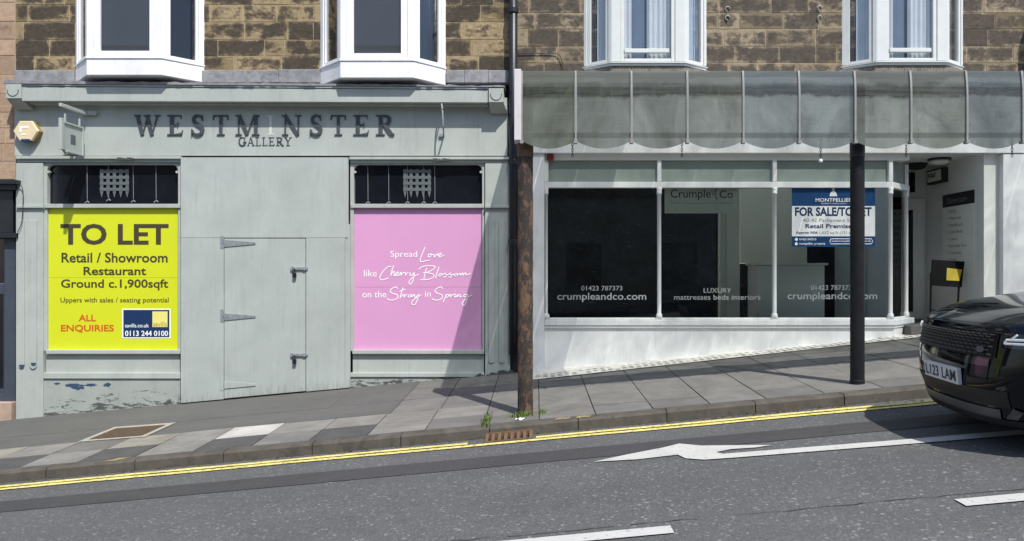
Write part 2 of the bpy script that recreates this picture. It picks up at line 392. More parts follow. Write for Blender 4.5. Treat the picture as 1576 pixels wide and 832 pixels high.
def thing(name, label, cat, loc=(0, 0, 0), group=None):
    o = bpy.data.objects.new(name, None); COL.objects.link(o); o.location = loc; o.empty_display_size = .2
    OFF[o.name] = Vector(loc); return tag(o, label, cat, group)
def tag(o, label, cat, group=None):
    o['label'] = label; o['category'] = cat
    if group: o['group'] = group
    return o
def struct(o): o['kind'] = 'structure'; return o
def fbx(name, mats, parent, rects, bevel=.003):
    mb = MB()
    for r in rects: mb.fb(*r)
    return mb.build(name, mats, parent, bevel)
def cat_rom(P, n=6):
    out = []
    Q = [Vector(p) for p in P]
    for i in range(len(Q) - 1):
        a, b_, c, d = Q[max(i - 1, 0)], Q[i], Q[i + 1], Q[min(i + 2, len(Q) - 1)]
        for t in range(n):
            u = t / n
            out.append(.5 * ((2 * b_) + (c - a) * u + (2 * a - 5 * b_ + 4 * c - d) * u * u + (3 * b_ - a - 3 * c + d) * u ** 3))
    return out + [Q[-1]]
def text_mesh(s, bold):
    cu = bpy.data.curves.new('lettering', 'FONT'); cu.body = s; cu.offset = bold; cu.resolution_u = 3
    ob = bpy.data.objects.new('lettering', cu); COL.objects.link(ob)
    dg = bpy.context.evaluated_depsgraph_get(); dg.update()
    me = bpy.data.meshes.new_from_object(ob.evaluated_get(dg))
    bpy.data.objects.remove(ob); bpy.data.curves.remove(cu); return me
def text3(s, o, U, V, w, h, mt, parent, bold=0, name='lettering'):
    # o = lower-left corner, U / V unit directions, w x h the size the writing fills
    me = text_mesh(s, bold)
    xs = [v.co.x for v in me.vertices]; ys = [v.co.y for v in me.vertices]
    x0, x1, y0, y1 = min(xs), max(xs), min(ys), max(ys)
    off = OFF.get(parent.name, Vector()) if parent else Vector()
    for v in me.vertices:
        p = Vector(o) + Vector(U) * ((v.co.x - x0) / (x1 - x0) * w) + Vector(V) * ((v.co.y - y0) / (y1 - y0) * h)
        v.co = p - off
    me.materials.clear(); me.materials.append(M(mt))
    for p in me.polygons: p.material_index = 0; p.use_smooth = False
    me.name = name
    ob = bpy.data.objects.new(name, me); COL.objects.link(ob)
    if parent: ob.parent = parent; OFF[ob.name] = off
    return ob
def text(s, a, b_, c, d, Y, mt, parent, bold=0, name='lettering'):
    return text3(s, (wx(a, Y), Y, wz(d, Y)), (1, 0, 0), (0, 0, 1), (c - a) * Y / F, (d - b_) * Y / F, mt, parent, bold, name)

# ------------------------------------------------------------------ ground, road, pavement
XL, XR = -22.0, 22.0
def sheet(name, mt, y0, y1, zf, dz=0, nx=44, x0=XL, x1=XR):
    mb = MB(); ys = [y0, y1] if not isinstance(y1, list) else [y0] + y1
    mb.grid([[(x0 + (x1 - x0) * i / nx, y, zf(x0 + (x1 - x0) * i / nx, y) + dz) for i in range(nx + 1)] for y in ys])
    return struct(mb.build(name, mt))
mb = MB(); mb.poly([(-90, -90, -.45 - 8.3), (90, -90, -.45 + 8.3), (90, 90, -.45 + 8.3), (-90, 90, -.45 - 8.3)]); struct(mb.build('ground', 'earth'))
sheet('road', 'asphalt', -4.2, [0, 3.9, KY], road)
sheet('road_patch', 'asphalt_patch', 5.67, [6.04], road, .004)
def flat_poly(name, pts, mt, dz, zf=road):
    mb = MB(); mb.poly([(x, y, zf(x, y) + dz) for x, y in pts]); return struct(mb.build(name, mt))
AR = [(.42, 5.52), (.73, 5.47), (1.03, 5.50), (1.06, 5.37), (1.17, 5.27), (1.36, 5.25), (1.8, 5.24), (1.85, 5.36), (1.45, 5.385), (1.33, 5.40), (1.30, 5.47), (1.40, 5.53),
      (1.60, 5.50), (1.71, 5.53), (1.46, 5.64), (1.25, 5.72), (1.11, 5.86), (.96, 5.77), (.66, 5.66)]
mb = MB()
def rp(p, dz=.008): return (p[0], p[1], road(p[0], p[1]) + dz)
for q in ([(.42, 5.52), (.73, 5.47), (1.03, 5.50), (.96, 5.77), (.66, 5.645)], [(1.03, 5.50), (1.30, 5.47), (1.25, 5.72), (1.11, 5.86), (.96, 5.77)],
          [(1.03, 5.50), (1.06, 5.37), (1.17, 5.28), (1.36, 5.26), (1.33, 5.40), (1.30, 5.47)], [(1.30, 5.47), (1.42, 5.52), (1.60, 5.50), (1.72, 5.53), (1.46, 5.64), (1.25, 5.72)],
          [(1.36, 5.26), (2.6, 5.19), (2.6, 5.33), (1.6, 5.385), (1.33, 5.40)], [(2.6, 5.19), (7.5, 5.02), (7.5, 5.16), (2.6, 5.33)]):
    mb.poly([rp(p) for p in q])
struct(mb.build('arrow_marking', 'white_road_paint'))
mb = MB()
for a in (0, 1):
    for i in range(60):
        x0, x1 = -9 + i * .3, -9 + (i + 1) * .3; w = lambda x: .006 * math.sin(x * 3.1 + a) + .004 * math.sin(x * 11)
        y = 6.60 - .115 * a
        if -.46 < (x0 + x1) / 2 < -.04 and a == 0: continue
        mb.poly([rp((x0, y + w(x0))), rp((x1, y + w(x1))), rp((x1, y +   .08 + w(x1 + 2))), rp((x0, y + .08 + w(x0 + 2)))])
struct(mb.build('yellow_lines', 'yellow_road_paint'))
mb = MB()
for x0, x1 in ((-5.2, -3.2), (-1.3, .70), (2.18, 4.2), (6.0, 8.0)):
    for i in range(8):
        a, b_ = x0 + (x1 - x0) * i / 8, x0 + (x1 - x0) * (i + 1) / 8
        mb.poly([rp((a, 3.835)), rp((b_, 3.835)), rp((b_, 3.945)), rp((a, 3.945))])
struct(mb.build('centre_line', 'white_road_paint'))
mb = MB(); px_ = -8.0; py_ = 4.06
while px_ < 8:
    nx_ = px_ + random.uniform(.05, .14); ny_ = 4.03 + random.uniform(-.012, .012); w = random.uniform(.0015, .005)
    if random.random() < .9: mb.poly([rp((px_, py_ - w), .004), rp((nx_, ny_ - w), .004), rp((nx_, ny_ + w), .004), rp((px_, py_ + w), .004)])
    px_, py_ = nx_, ny_
struct(mb.build('road_joint', 'joint'))

# kerb stones
mb = MB(); x = -9.24 + .02
while x < 9:
    x1 = x + .80; g = .004; a, b_ = x + g, x1 - g; d = random.uniform(-.004, .004)
    c = lambda X, Y, dz: (X, Y, pave(X, KY) + dz)
    yf = KY + d
    prof = [(yf, -.16), (yf + .006, -.018), (yf + .022, .0), (KY + .145, .003), (KY + .145, -.16)]
    L = [c(a, y, z) for y, z in prof]; Rr = [c(b_, y, z) for y, z in prof]
    for i in range(len(prof)):
        j = (i + 1) % len(prof); mb.poly([L[i], Rr[i], Rr[j], L[j]])
    mb.poly(L[::-1]); mb.poly(Rr); x = x1
kerb = struct(mb.build('kerb', 'kerb_stone'))
sheet('pavement_bed', 'joint', KY + .02, [10.25], pave, -.014, 22, -11, 11)
mb = MB()
def slab(x0, x1, y0, y1, m, g=.005):
    a, b_, c, d = x0 + g, x1 - g, y0 + g, y1 - g
    t = [random.uniform(-.0035, .0025) for _ in range(4)]
    top = [(a, c, pave(a, c) + t[0]), (b_, c, pave(b_, c) + t[1]), (b_, d, pave(b_, d) + t[2]), (a, d, pave(a, d) + t[3])]
    bot = [(p[0], p[1], p[2] - .03) for p in top]
    mb.poly(top, m)
    for i in range(4): mb.poly([top[i], bot[i], bot[(i + 1) % 4], top[(i + 1) % 4]], m)
xs = [-9.58 + .535 * i for i in range(18)]
y0r, y1r, y2r = KY + .15, 7.43, 7.93
lower = {-5: 2}
front = {}
def near(xc, v): return abs(xc - v) < .2
for i in range(17):
    a, b_ = xs[i], xs[i + 1]; c = (a + b_) / 2
    la, lb = 2 if i % 2 else 0, 0
    if near(c, -4.5): la, lb = 1, 5
    elif near(c, -3.97): la, lb = 2, 3
    elif near(c, -3.43): la, lb = 1, 1
    elif near(c, -2.89): la, lb = 2, 4
    elif near(c, -2.36): la, lb = 0, 1
    elif near(c, -1.83): la, lb = 2, 1
    elif near(c, -1.29): la, lb = 1, 1
    elif near(c, -.76): la, lb = 5, 1
    elif near(c, -5.04): la, lb = 2, 1
    elif near(c, -5.57): la, lb = 1, 3
    slab(a, b_, y0r, y1r, la); slab(a, b_, y1r, y2r, lb)
xe = xs[-1]
slab(-10, -4.84, y2r, 8.62, 6, .0025); slab(-4.84, -2.36, y2r, 8.62, 6, .0015); slab(-10, -3.9, 8.62, 10.2, 6, .0015); slab(-3.9, -2.36, 8.62, 10.2, 6, .0015)
slab(-2.36, -1.53, y2r, 8.66, 6, .002); slab(-2.36, -1.53, 8.66, 10.2, 6, .002)
slab(-1.53, -1.0, y2r, 8.66, 0); slab(-1.53, -1.0, 8.66, 9.35, 5); slab(-1.53, -1.0, 9.35, 10.2, 5)
slab(-1.0, xe, y2r, 8.66, 0); slab(-1.0, xe, 8.66, 9.35, 5); slab(-1.0, xe, 9.35, 10.2, 0)
slab(xe, 0.03, y0r, 7.30, 5); slab(xe, 0.03, 7.30, 8.53, 0); slab(xe, 0.03, 8.53, 9.2, 0); slab(xe, .03, 9.2, 10.2, 5)
cx = [.03, .55, 1.08, 1.6, 2.12, 2.66, 3.2, 3.9, 4.6, 5.4, 6.2, 7.2, 8.4, 10]
for i in range(len(cx) - 1):
    a, b_ = cx[i], cx[i + 1]; m = random.choice([0, 5, 0])
    if i in (1, 2, 4, 6): slab(a, b_, y0r, 7.36, random.choice([0, 5])); slab(a, b_, 7.36, 8.5, m)
    else: slab(a, b_, y0r, 8.5, m)
    slab(a, b_, 8.5, 9.3, random.choice([0, 5])); slab(a, b_, 9.3, 10.2, 5)
struct(mb.build('pavement', ['slab_%d' % i for i in range(6)] + ['pave_asphalt']))
# mosaic threshold in front of the white shop
fe = lambda x: 9.22 + .115 * x
mb = MB(); rows = []
for t in (0, 1):
    rows.append([(x_, (fe(x_) if t == 0 else 10.3), pave(x_, fe(x_) if t == 0 else 10.3) + .010) for x_ in [-.05 + .25 * i for i in range(22)]])
mb.grid(rows)
for r_, amp in ((.07, .012), (.16, .012), (.30, .012)):
    x_ = 0.0
    while x_ < 5.1:
        if random.random() < .86:
            y_ = fe(x_) + r_ * (1 - x_ * .07) + random.uniform(-.006, .006) + (amp if int(x_ / .09) % 2 else -amp)
            mb.poly([(x_ + dx, y_ + dy, pave(x_ + dx, y_ + dy) + .014) for dx, dy in ((0, 0), (.055, 0), (.055, .022), (0, .022))], 1)
        x_ += .09
struct(mb.build('tiled_threshold', ['tile_pale', 'tile_dark']))
mb = MB()
for x0, dy in ((.17, 0), (.36, .02)):
    mb.poly([(x0, 6.86, pave(x0, KY) + .005), (x0 + .12, 6.86, pave(x0 + .12, KY) + .005), (x0 + .15, 6.94, pave(x0 + .15, KY) + .006), (x0 + .02, 6.94, pave(x0 + .02, KY) + .006)])
mb.poly([(-3.92, 6.855, pave(-3.92, KY) + .005), (-3.8, 6.855, pave(-3.8, KY) + .005), (-3.7, 6.95, pave(-3.7, KY) + .006), (-3.84, 6.95, pave(-3.84, KY) + .006)])
struct(mb.build('kerb_marking', 'kerb_yellow'))

# ------------------------------------------------------------------ stone walls
def blocks(x0, x1, z0, z1, Y, ch, seed, lo=.24, hi=.70):
    rnd = random.Random(seed); mb = MB(); cols = []
    z = z0
    while z < z1 - .02:
        h = ch * rnd.uniform(.86, 1.12); zt = min(z + h, z1)
        x = x0 - rnd.uniform(0, .3)
        while x < x1:
            w = rnd.uniform(lo, hi); a, b_ = max(x, x0), min(x + w, x1); x += w
            if b_ - a < .03: continue
            g = .003; p = rnd.uniform(.003, .007); e = .004
            q = [(a + g, z + g), (b_ - g, z + g), (b_ - g, zt - g), (a + g, zt - g)]
            j = [rnd.uniform(-.002, .002) for _ in range(8)]
            i_ = [(a + g + e + j[0], z + g + e + j[1]), (b_ - g - e + j[2], z + g + e + j[3]), (b_ - g - e + j[4], zt - g - e + j[5]), (a + g + e + j[6], zt - g - e + j[7])]
            k = len(mb.v); mb.v += [(u, Y, v) for u, v in q] + [(u, Y - p, v) for u, v in i_]
            e2 = min(.045, (zt - z) * .2)
            mb.v += [(u + (e2 if t_ in (0, 3) else -e2), Y - p, v + (e2 if t_ < 2 else -e2)) for t_, (u, v) in enumerate(i_)]
            c = (rnd.random(), rnd.random() ** 2, 0, 1); ce = (c[0], c[1], 1, 1)
            mb.f.append([k + 8, k + 9, k + 10, k + 11]); mb.mi.append(0); cols.append([c] * 4)
            for t in range(4):
                mb.f.append([k + 4 + t, k + 4 + (t + 1) % 4, k + 8 + (t + 1) % 4, k + 8 + t]); mb.mi.append(0); cols.append([ce, ce, c, c])
                mb.f.append([k + t, k + (t + 1) % 4, k + 4 + (t + 1) % 4, k + 4 + t]); mb.mi.append(0); cols.append([ce] * 4)
        z = zt
    return mb, cols
def wall(parent, name, rect, Y, ch, seed, mt, mort, thick=.35, **kw):
    mb, cols = blocks(*rect, Y, ch, seed, **kw)
    k = len(mb.f); mb.box(rect[0], rect[1], Y + .001, Y + thick, rect[2], rect[3], 1); cols += [[(.5, .5, 0, 1)] * 4] * (len(mb.f) - k)
    o = mb.build(name, [mt, mort], parent)
    at = o.data.color_attributes.new('blk', 'FLOAT_COLOR', 'CORNER'); i = 0
    for p, c in zip(o.data.polygons, cols):
        for q_, li in enumerate(p.loop_indices): at.data[li].color = c[q_]
    return o
WY = 10.06
ZTOP = 6.4
XAB = wx(789, WY)
lb = thing('stone_building', 'soot stained stone building with two white timber bay windows above the grey shopfront', 'building', (-3.6, 10.3, -.2))
wall(lb, 'wall', (wx(24, WY), XAB, wz(111, WY), ZTOP), WY, .232, 3, 'stone_left', 'mortar')
mb = MB(); mb.box(wx(24, WY), XAB, 10.2, 10.6, -.6, wz(111, WY) - .002); mb.build('wall', 'room_dark', lb)
mb = MB()
segs = [(24, 60, 0), (60, 116, .004), (312, 360, 0), (360, 430, .005), (430, 493, .001), (687, 715, .004), (715, 752, -.002), (752, 783, .004)]
for grp in (segs[:2], segs[2:5], segs[5:]):
    mb = MB()
    for a, b_, d in grp: mb.box(wx(a, WY) + .0005, wx(b_, WY) - .0005, WY - .035 - d, WY + .1, wz(128, WY), wz(108 + random.uniform(-1.5, 1.5), WY))
    mb.build('flashing', 'lead', lb, .008)
rb = thing('stone_building', 'stone building with two pale plastic framed bay windows above the glass canopy', 'building', (3.2, 10.3, .3))
wall(rb, 'wall', (XAB, 9.5, 3.84, ZTOP), WY, .232, 11, 'stone_right', 'mortar')
mb = MB(); mb.box(XAB, 9.5, 14.2, 14.5, .0, 3.3); mb.box(XAB, XAB + .1, 10.56, 14.2, -.3, ZTOP); mb.build('wall', 'room_dark', rb)  # rear wall kept low so sky light reaches the shop
fbw = thing('sandstone_building', 'pinkish sandstone building at the left edge above the black shopfront', 'building', (-8, 10.2, -.5))
wall(fbw, 'wall', (-10.5, wx(23.2, 10.06), wz(276, 10.06), ZTOP), 10.06, .235, 5, 'stone_far', 'mortar_pale', lo=.45, hi=.8)

def facet(mb, p0, p1, s0, s1, z0, z1, o0, o1, m=0):
    # box on the vertical facet p0->p1 (plan points), s in metres along it, o = outward offset
    p0 = Vector((*p0, 0)); p1 = Vector((*p1, 0)); d = (p1 - p0).normalized(); n = Vector((d.y, -d.x, 0))
    q = lambda s, o, z: tuple(p0 + d * s + n * o + Vector((0, 0, z)))
    mb.hexa([q(s0, o1, z0), q(s1, o1, z0), q(s1, o1, z1), q(s0, o1, z1), q(s0, o0, z0), q(s1, o0, z0), q(s1, o0, z1), q(s0, o0, z1)], m)
def flen(p0, p1): return (Vector(p1) - Vector(p0)).length
def bay(parent, cx, bw, fw, e, zb, zs, kind):
    A, B, C, D = (cx - bw, WY), (cx - fw, WY - e), (cx + fw, WY - e), (cx + bw, WY)
    mt = 'white_timber' if kind == 'timber' else 'upvc'
    mb = MB(); zt = ZTOP
    # apron: solid plan prism
    def plan(g, z0, z1, m=0):
        pts = [(cx - bw - g, WY), (cx - fw - g * .5, WY - e - g), (cx + fw + g * .5, WY - e - g), (cx + bw + g, WY)]
        k = len(mb.v); mb.v += [(x, y, z0) for x, y in pts] + [(x, y, z1) for x, y in pts]
        for f in ([k + 3, k + 2, k + 1, k], [k + 4, k + 5, k + 6, k + 7]): mb.f.append(f); mb.mi.append(m)
        for i in range(3): mb.f.append([k + i, k + i + 1, k + 5 + i, k + 4 + i]); mb.mi.append(m)
    plan(0, zb, zs)
    if kind == 'timber': plan(.012, zs, zs + .022)
    else: plan(.02, zs, zs + .012)
    o = mb.build('bay_window', mt, parent, .004)
    fr = MB(); z0 = zs + .024
    pw = .075 if kind == 'timber' else .055
    for (p, q) in ((A, B), (B, C), (C, D)):
        L = flen(p, q)
        front = (p, q) == (B, C)
        w0 = pw if kind == 'timber' else (.05 if not front else .12)
        facet(fr, p, q, .001, w0, z0, zt, -.08, 0); facet(fr, p, q, L - w0, L - .001, z0, zt, -.08, 0)
    fr.build('frame', mt, o, .005)
    for (p, q) in ((A, B), (B, C), (C, D)):
        L = flen(p, q); front = (p, q) == (B, C)
        w0 = pw if kind == 'timber' else (.05 if not front else .12)
        sa = MB(); t = .085 if kind == 'timber' and front else (.035 if kind == 'timber' else .045)
        a, b_ = w0 + .003, L - w0 - .003
        facet(sa, p, q, a, a + t, z0 + .002, zt, -.055, -.012); facet(sa, p, q, b_ - t, b_, z0 + .002, zt, -.055, -.012)
        facet(sa, p, q, a + t + .001, b_ - t - .001, z0 + .002, z0 + (.08 if kind == 'timber' and front else .04), -.055, -.012)
        if kind != 'timber' and front: facet(sa, p, q, a + t + .001, b_ - t - .03, z0 + .115, z0 + .165, -.05, .006)
        sa.build('sash', mt, o, .003)
        g = MB(); facet(g, p, q, a + t * .6, b_ - t * .6, z0 + .03, zt, -.040, -.034); g.build('pane', 'bay_glass', o)
        if kind == 'timber':
            c = MB()
            if front: facet(c, p, q, a + t * .5, b_ - t * .5, z0 + .02, zt, -.075, -.068); c.build('blind_backing', 'pane_grey', o)
            else: facet(c, p, q, a + t * .5, b_ - t * .5, z0 + .02, zt, -.12, -.11); c.build('blind_backing', 'dark_pane', o)  # dark sheet behind the side pane stands in for the unlit interior
        else:
            c = MB(); n = 60; rows = [[], []]; w = b_ - a
            P = Vector((*p, 0)); Dv = (Vector((*q, 0)) - P).normalized(); Nv = Vector((Dv.y, -Dv.x, 0))
            for i in range(n + 1):
                s_ = a + w * i / n; dd = -.10 - .014 * math.sin(i * 1.1) - .008 * math.sin(i * .47 + 1)
                pt = P + Dv * s_ + Nv * dd; rows[0].append((pt.x, pt.y, z0)); rows[1].append((pt.x, pt.y, zt))
            if front:
                lo, hi = int(n * .22), int(n * .5)
                c.grid([r[:lo + 1] for r in rows]); c.grid([r[hi:] for r in rows])
                c.build('curtain', 'curtain', o, smooth=True)
                c2 = MB(); facet(c2, p, q, a + t * .4, b_ - t * .4, z0, zt, -.17, -.16); c2.build('blind_backing', 'curtain_blue', o)
            else:
                c.grid(rows); c.build('curtain', 'curtain' , o, smooth=True)
    if kind != 'timber':
        sk = MB(); rn = random.Random(int(cx * 100))
        n = 40
        for i in range(n):
            t0, t1 = -1 + 2 * i / n, -1 + 2 * (i + 1) / n
            def pl(t, g):
                x = cx + t * (bw + .03); ad = abs(t * (bw + .03)); y = WY - e - g if ad < fw else WY - (e + g) * (bw + .03 - ad) / (bw + .03 - fw)
                return x, min(y, WY - .01)
            h0 = rn.uniform(.0, .03)
            xa, ya = pl(t0, .0 + -.02); xb, yb = pl(t1, -.02)
            sk.hexa([(xa, ya, zb - .12), (xb, yb, zb - .12), (xb, yb, zb - h0 * .3), (xa, ya, zb - h0 * .3), (xa, WY, zb - .12), (xb, WY, zb - .12), (xb, WY, zb - h0 * .3), (xa, WY, zb - h0 * .3)])
        sk.build('skirt', 'rubble', o, .006)
    return o
bay(lb, -5.262, .859, .479, .39, 4.032, 4.24, 'timber')
bay(lb, -2.032, .836, .466, .39, 3.997, 4.209, 'timber')
bay(rb, 1.45, .82, .473, .25, wz(100.5, 9.81), wz(97, 9.81), 'upvc')
bay(rb, 4.868, .81, .453, .25, wz(99.5, 9.81), wz(96, 9.81), 'upvc')
mb = MB(); mb.box(6.565, 7.9, WY - .32, WY, 4.02, wz(14, WY)); mb.build('projecting_box', 'white_timber', rb, .01)  # unseen box past the frame edge, added to cast its shadow on the wall
mb = MB(); mb.tube(cat_rom([(wx(795, 10.1), 10.035, wz(84, 10.1)), (wx(840, 10.1), 10.035, wz(83.5, 10.1)), (wx(858, 10.1), 10.03, wz(85, 10.1)), (wx(864, 10.1), 10.03, wz(95, 10.1)), (wx(866, 10.1), 10.03, wz(112, 10.1))], 6), .006, 6)
mb.build('cable', 'black_iron', rb, smooth=True)
for a, b_ in ((1262, 12), (1262, 27), (1120, 13), (1120, 27)):
    mb = MB(); x, z = wx(a, 10.04), wz(b_, 10.04); mb.tube([(x + .03 * math.cos(t), 10.04, z + .03 * math.sin(t)) for t in [i * .6 for i in range(9)]], .007, 5)
    mb.build('wall_fixing', 'canopy_bar', rb)

# ------------------------------------------------------------------ grey shopfront on the left
gs = thing('grey_shopfront', 'grey painted timber shopfront with carved serif lettering and peeling stall risers', 'shopfront', (-3.6, 9.95, -.2))
P0 = 9.98
def gz(px, off=0): return pave(wx(px, 10), 10) + off
mb = MB()     # cornice drops a little to the right, in step with the photograph
def sloped(px0, px1, ya0, ya1, yb0, yb1, Yf, Yb, m=0):
    mb.hexa([(wx(px0, Yf), Yf, wz(yb0, Yf)), (wx(px1, Yf), Yf, wz(yb1, Yf)), (wx(px1, Yf), Yf, wz(ya1, Yf)), (wx(px0, Yf), Yf, wz(ya0, Yf)),
             (wx(px0, Yf), Yb, wz(yb0, Yf)), (wx(px1, Yf), Yb, wz(yb1, Yf)), (wx(px1, Yf), Yb, wz(ya1, Yf)), (wx(px0, Yf), Yb, wz(ya0, Yf))], m)
sloped(33, 751, 132.5, 138, 155, 157.5, 9.80, 10.14)
sloped(33, 751, 128.6, 134, 131.5, 137, 9.79, 10.14)
sloped(33, 751, 156, 158.5, 159.5, 162, 9.88, 10.14)
mb.build('cornice', 'grey_paint', gs, .004)
mb = MB(); rn = random.Random(4); n = 90; xs_ = [5 + 772 * i / n for i in range(n + 1)]
up = [123.5 + 8 * (i / n) + rn.uniform(-1.2, 1.0) * (1 if i % 3 else .3) for i in range(n + 1)]
for i in range(n):
    sloped(xs_[i], xs_[i + 1], up[i], up[i + 1], 128.0 + 5.5 * i / n, 128.0 + 5.5 * (i + 1) / n, 9.776 + rn.uniform(-.005, .005), 10.13)
mb.build('cornice_flashing', 'lead', gs)
for a, b_, t, bt in ((9, 32, 129, 151), (752, 775, 135.5, 157)):
    mb = MB(); mb.fb(a, t, b_, bt, 9.77, 10.14)
    x0, x1 = wx(a, 9.78), wx(b_, 9.78); z1 = wz(bt, 9.78)
    mb.hexa([(x0 + .01, 9.80, z1 - .002), (x1 - .01, 9.80, z1 - .002), (x1 - .01, 9.80, z1 - .003), (x0 + .01, 9.80, z1 - .003)] [:0] or
            [(x0 + .02, 9.93, z1 - .11), (x1 + .05, 9.93, z1 - .11), (x1, 9.79, z1 - .002), (x0, 9.79, z1 - .002), (x0 + .02, 10.1, z1 - .11), (x1 + .05, 10.1, z1 - .11), (x1, 10.1, z1 - .002), (x0, 10.1, z1 - .002)])
    o = mb.build('corner_block', 'grey_paint', gs, .004)
    d = MB(); cx_, cz_ = (x0 + x1) / 2, wz((t + bt) / 2 - 1, 9.77)
    arc = [(cx_ + .072 * math.cos(R(a_)), 9.769, cz_ + .072 * math.sin(R(a_))) for a_ in range(170, 371, 10)]
    d.tube(arc, .005, 6); d.build('roundel', 'letter_dark', o)
fbx('fascia', 'grey_paint', gs, [(22.5, 150, 781, 239.5, P0, 10.14)], .004)
fbx('fascia_moulding', 'grey_paint', gs, [(24, 239.8, 277.5, 244, 9.93, 10.12), (26, 244.2, 277, 249.6, 9.965, 10.12), (537.5, 241, 788, 245, 9.93, 10.12), (539, 245.2, 786, 250.4, 9.965, 10.12)], .003)
mb = MB()
for cxp, cyp in ((192, 243.5), (678, 245)):
    for k in range(5): mb.box(wx(cxp - 12 + 5 * k, 9.927), wx(cxp - 6 + 5 * k, 9.927), 9.926, 9.94, wz(cyp + 1.6 + (k % 2), 9.927), wz(cyp - 1.6 + (k % 3) * .7, 9.927))
mb.build('peeled_patch', 'rail_dark', gs)
def pilaster(a, b_, flutes, fend):
    mb = MB(); x0, x1 = wx(a, 9.96), wx(b_, 9.96)
    zb0, zb1 = pave(x0, 10) - .05, pave(x1, 10) - .05
    zt = wz(250.6, 9.96)
    mb.hexa([(x0, 9.96, zb0), (x1, 9.96, zb1), (x1, 9.96, zt), (x0, 9.96, zt), (x0, 10.13, zb0), (x1, 10.13, zb1), (x1, 10.13, zt), (x0, 10.13, zt)])
    o = mb.build('pilaster', 'grey_paint', gs, .004)
    for f0, f1 in flutes:
        mb = MB(); mb.fb(f0, 339, f1, fend - 4, 9.945, 9.958)
        c, r = (wx(f0, 9.945) + wx(f1, 9.945)) / 2, (wx(f1, 9.945) - wx(f0, 9.945)) / 2
        mb.prism([(c + r * math.cos(R(t)), wz(fend - 4, 9.945) - .001 + r * math.sin(R(t))) for t in range(180, 361, 20)], 9.945, 9.958)
        mb.build('reeding', 'grey_paint', o, .002)
    mb = MB(); mb.fb(a, 315.5, b_ + (4 if a > 500 else 0), 319.5, 9.925, 9.958); mb.build('capital', 'grey_paint', o, .003)
    return o
p1 = pilaster(24.5, 66, [(28, 37), (45, 56)], 566)
for f, y in ((33, 561), (51.5, 558)):
    mb = MB(); c_, z_ = wx(f, 9.943), wz(y, 9.943)
    mb.prism([(c_ + .034 * math.cos(R(t)), z_ + .045 * math.sin(R(t))) for t in range(180, 361, 20)], 9.943, 9.957)
    mb.build('bare_patch', 'navy_flake', p1)
p2 = pilaster(746.5, 785, [(752, 761), (768, 777)], 558)
mb = MB(); mb.tube(cat_rom([(wx(22, 9.9), 9.93, wz(284, 9.9)), (wx(31, 9.9), 9.92, wz(285, 9.9)), (wx(34, 9.9), 9.92, wz(300, 9.9)), (wx(32, 9.9), 9.92, wz(340, 9.9)), (wx(25, 9.9), 9.92, wz(357, 9.9))], 6), .005, 6); mb.build('cable', 'black_iron', gs, smooth=True)
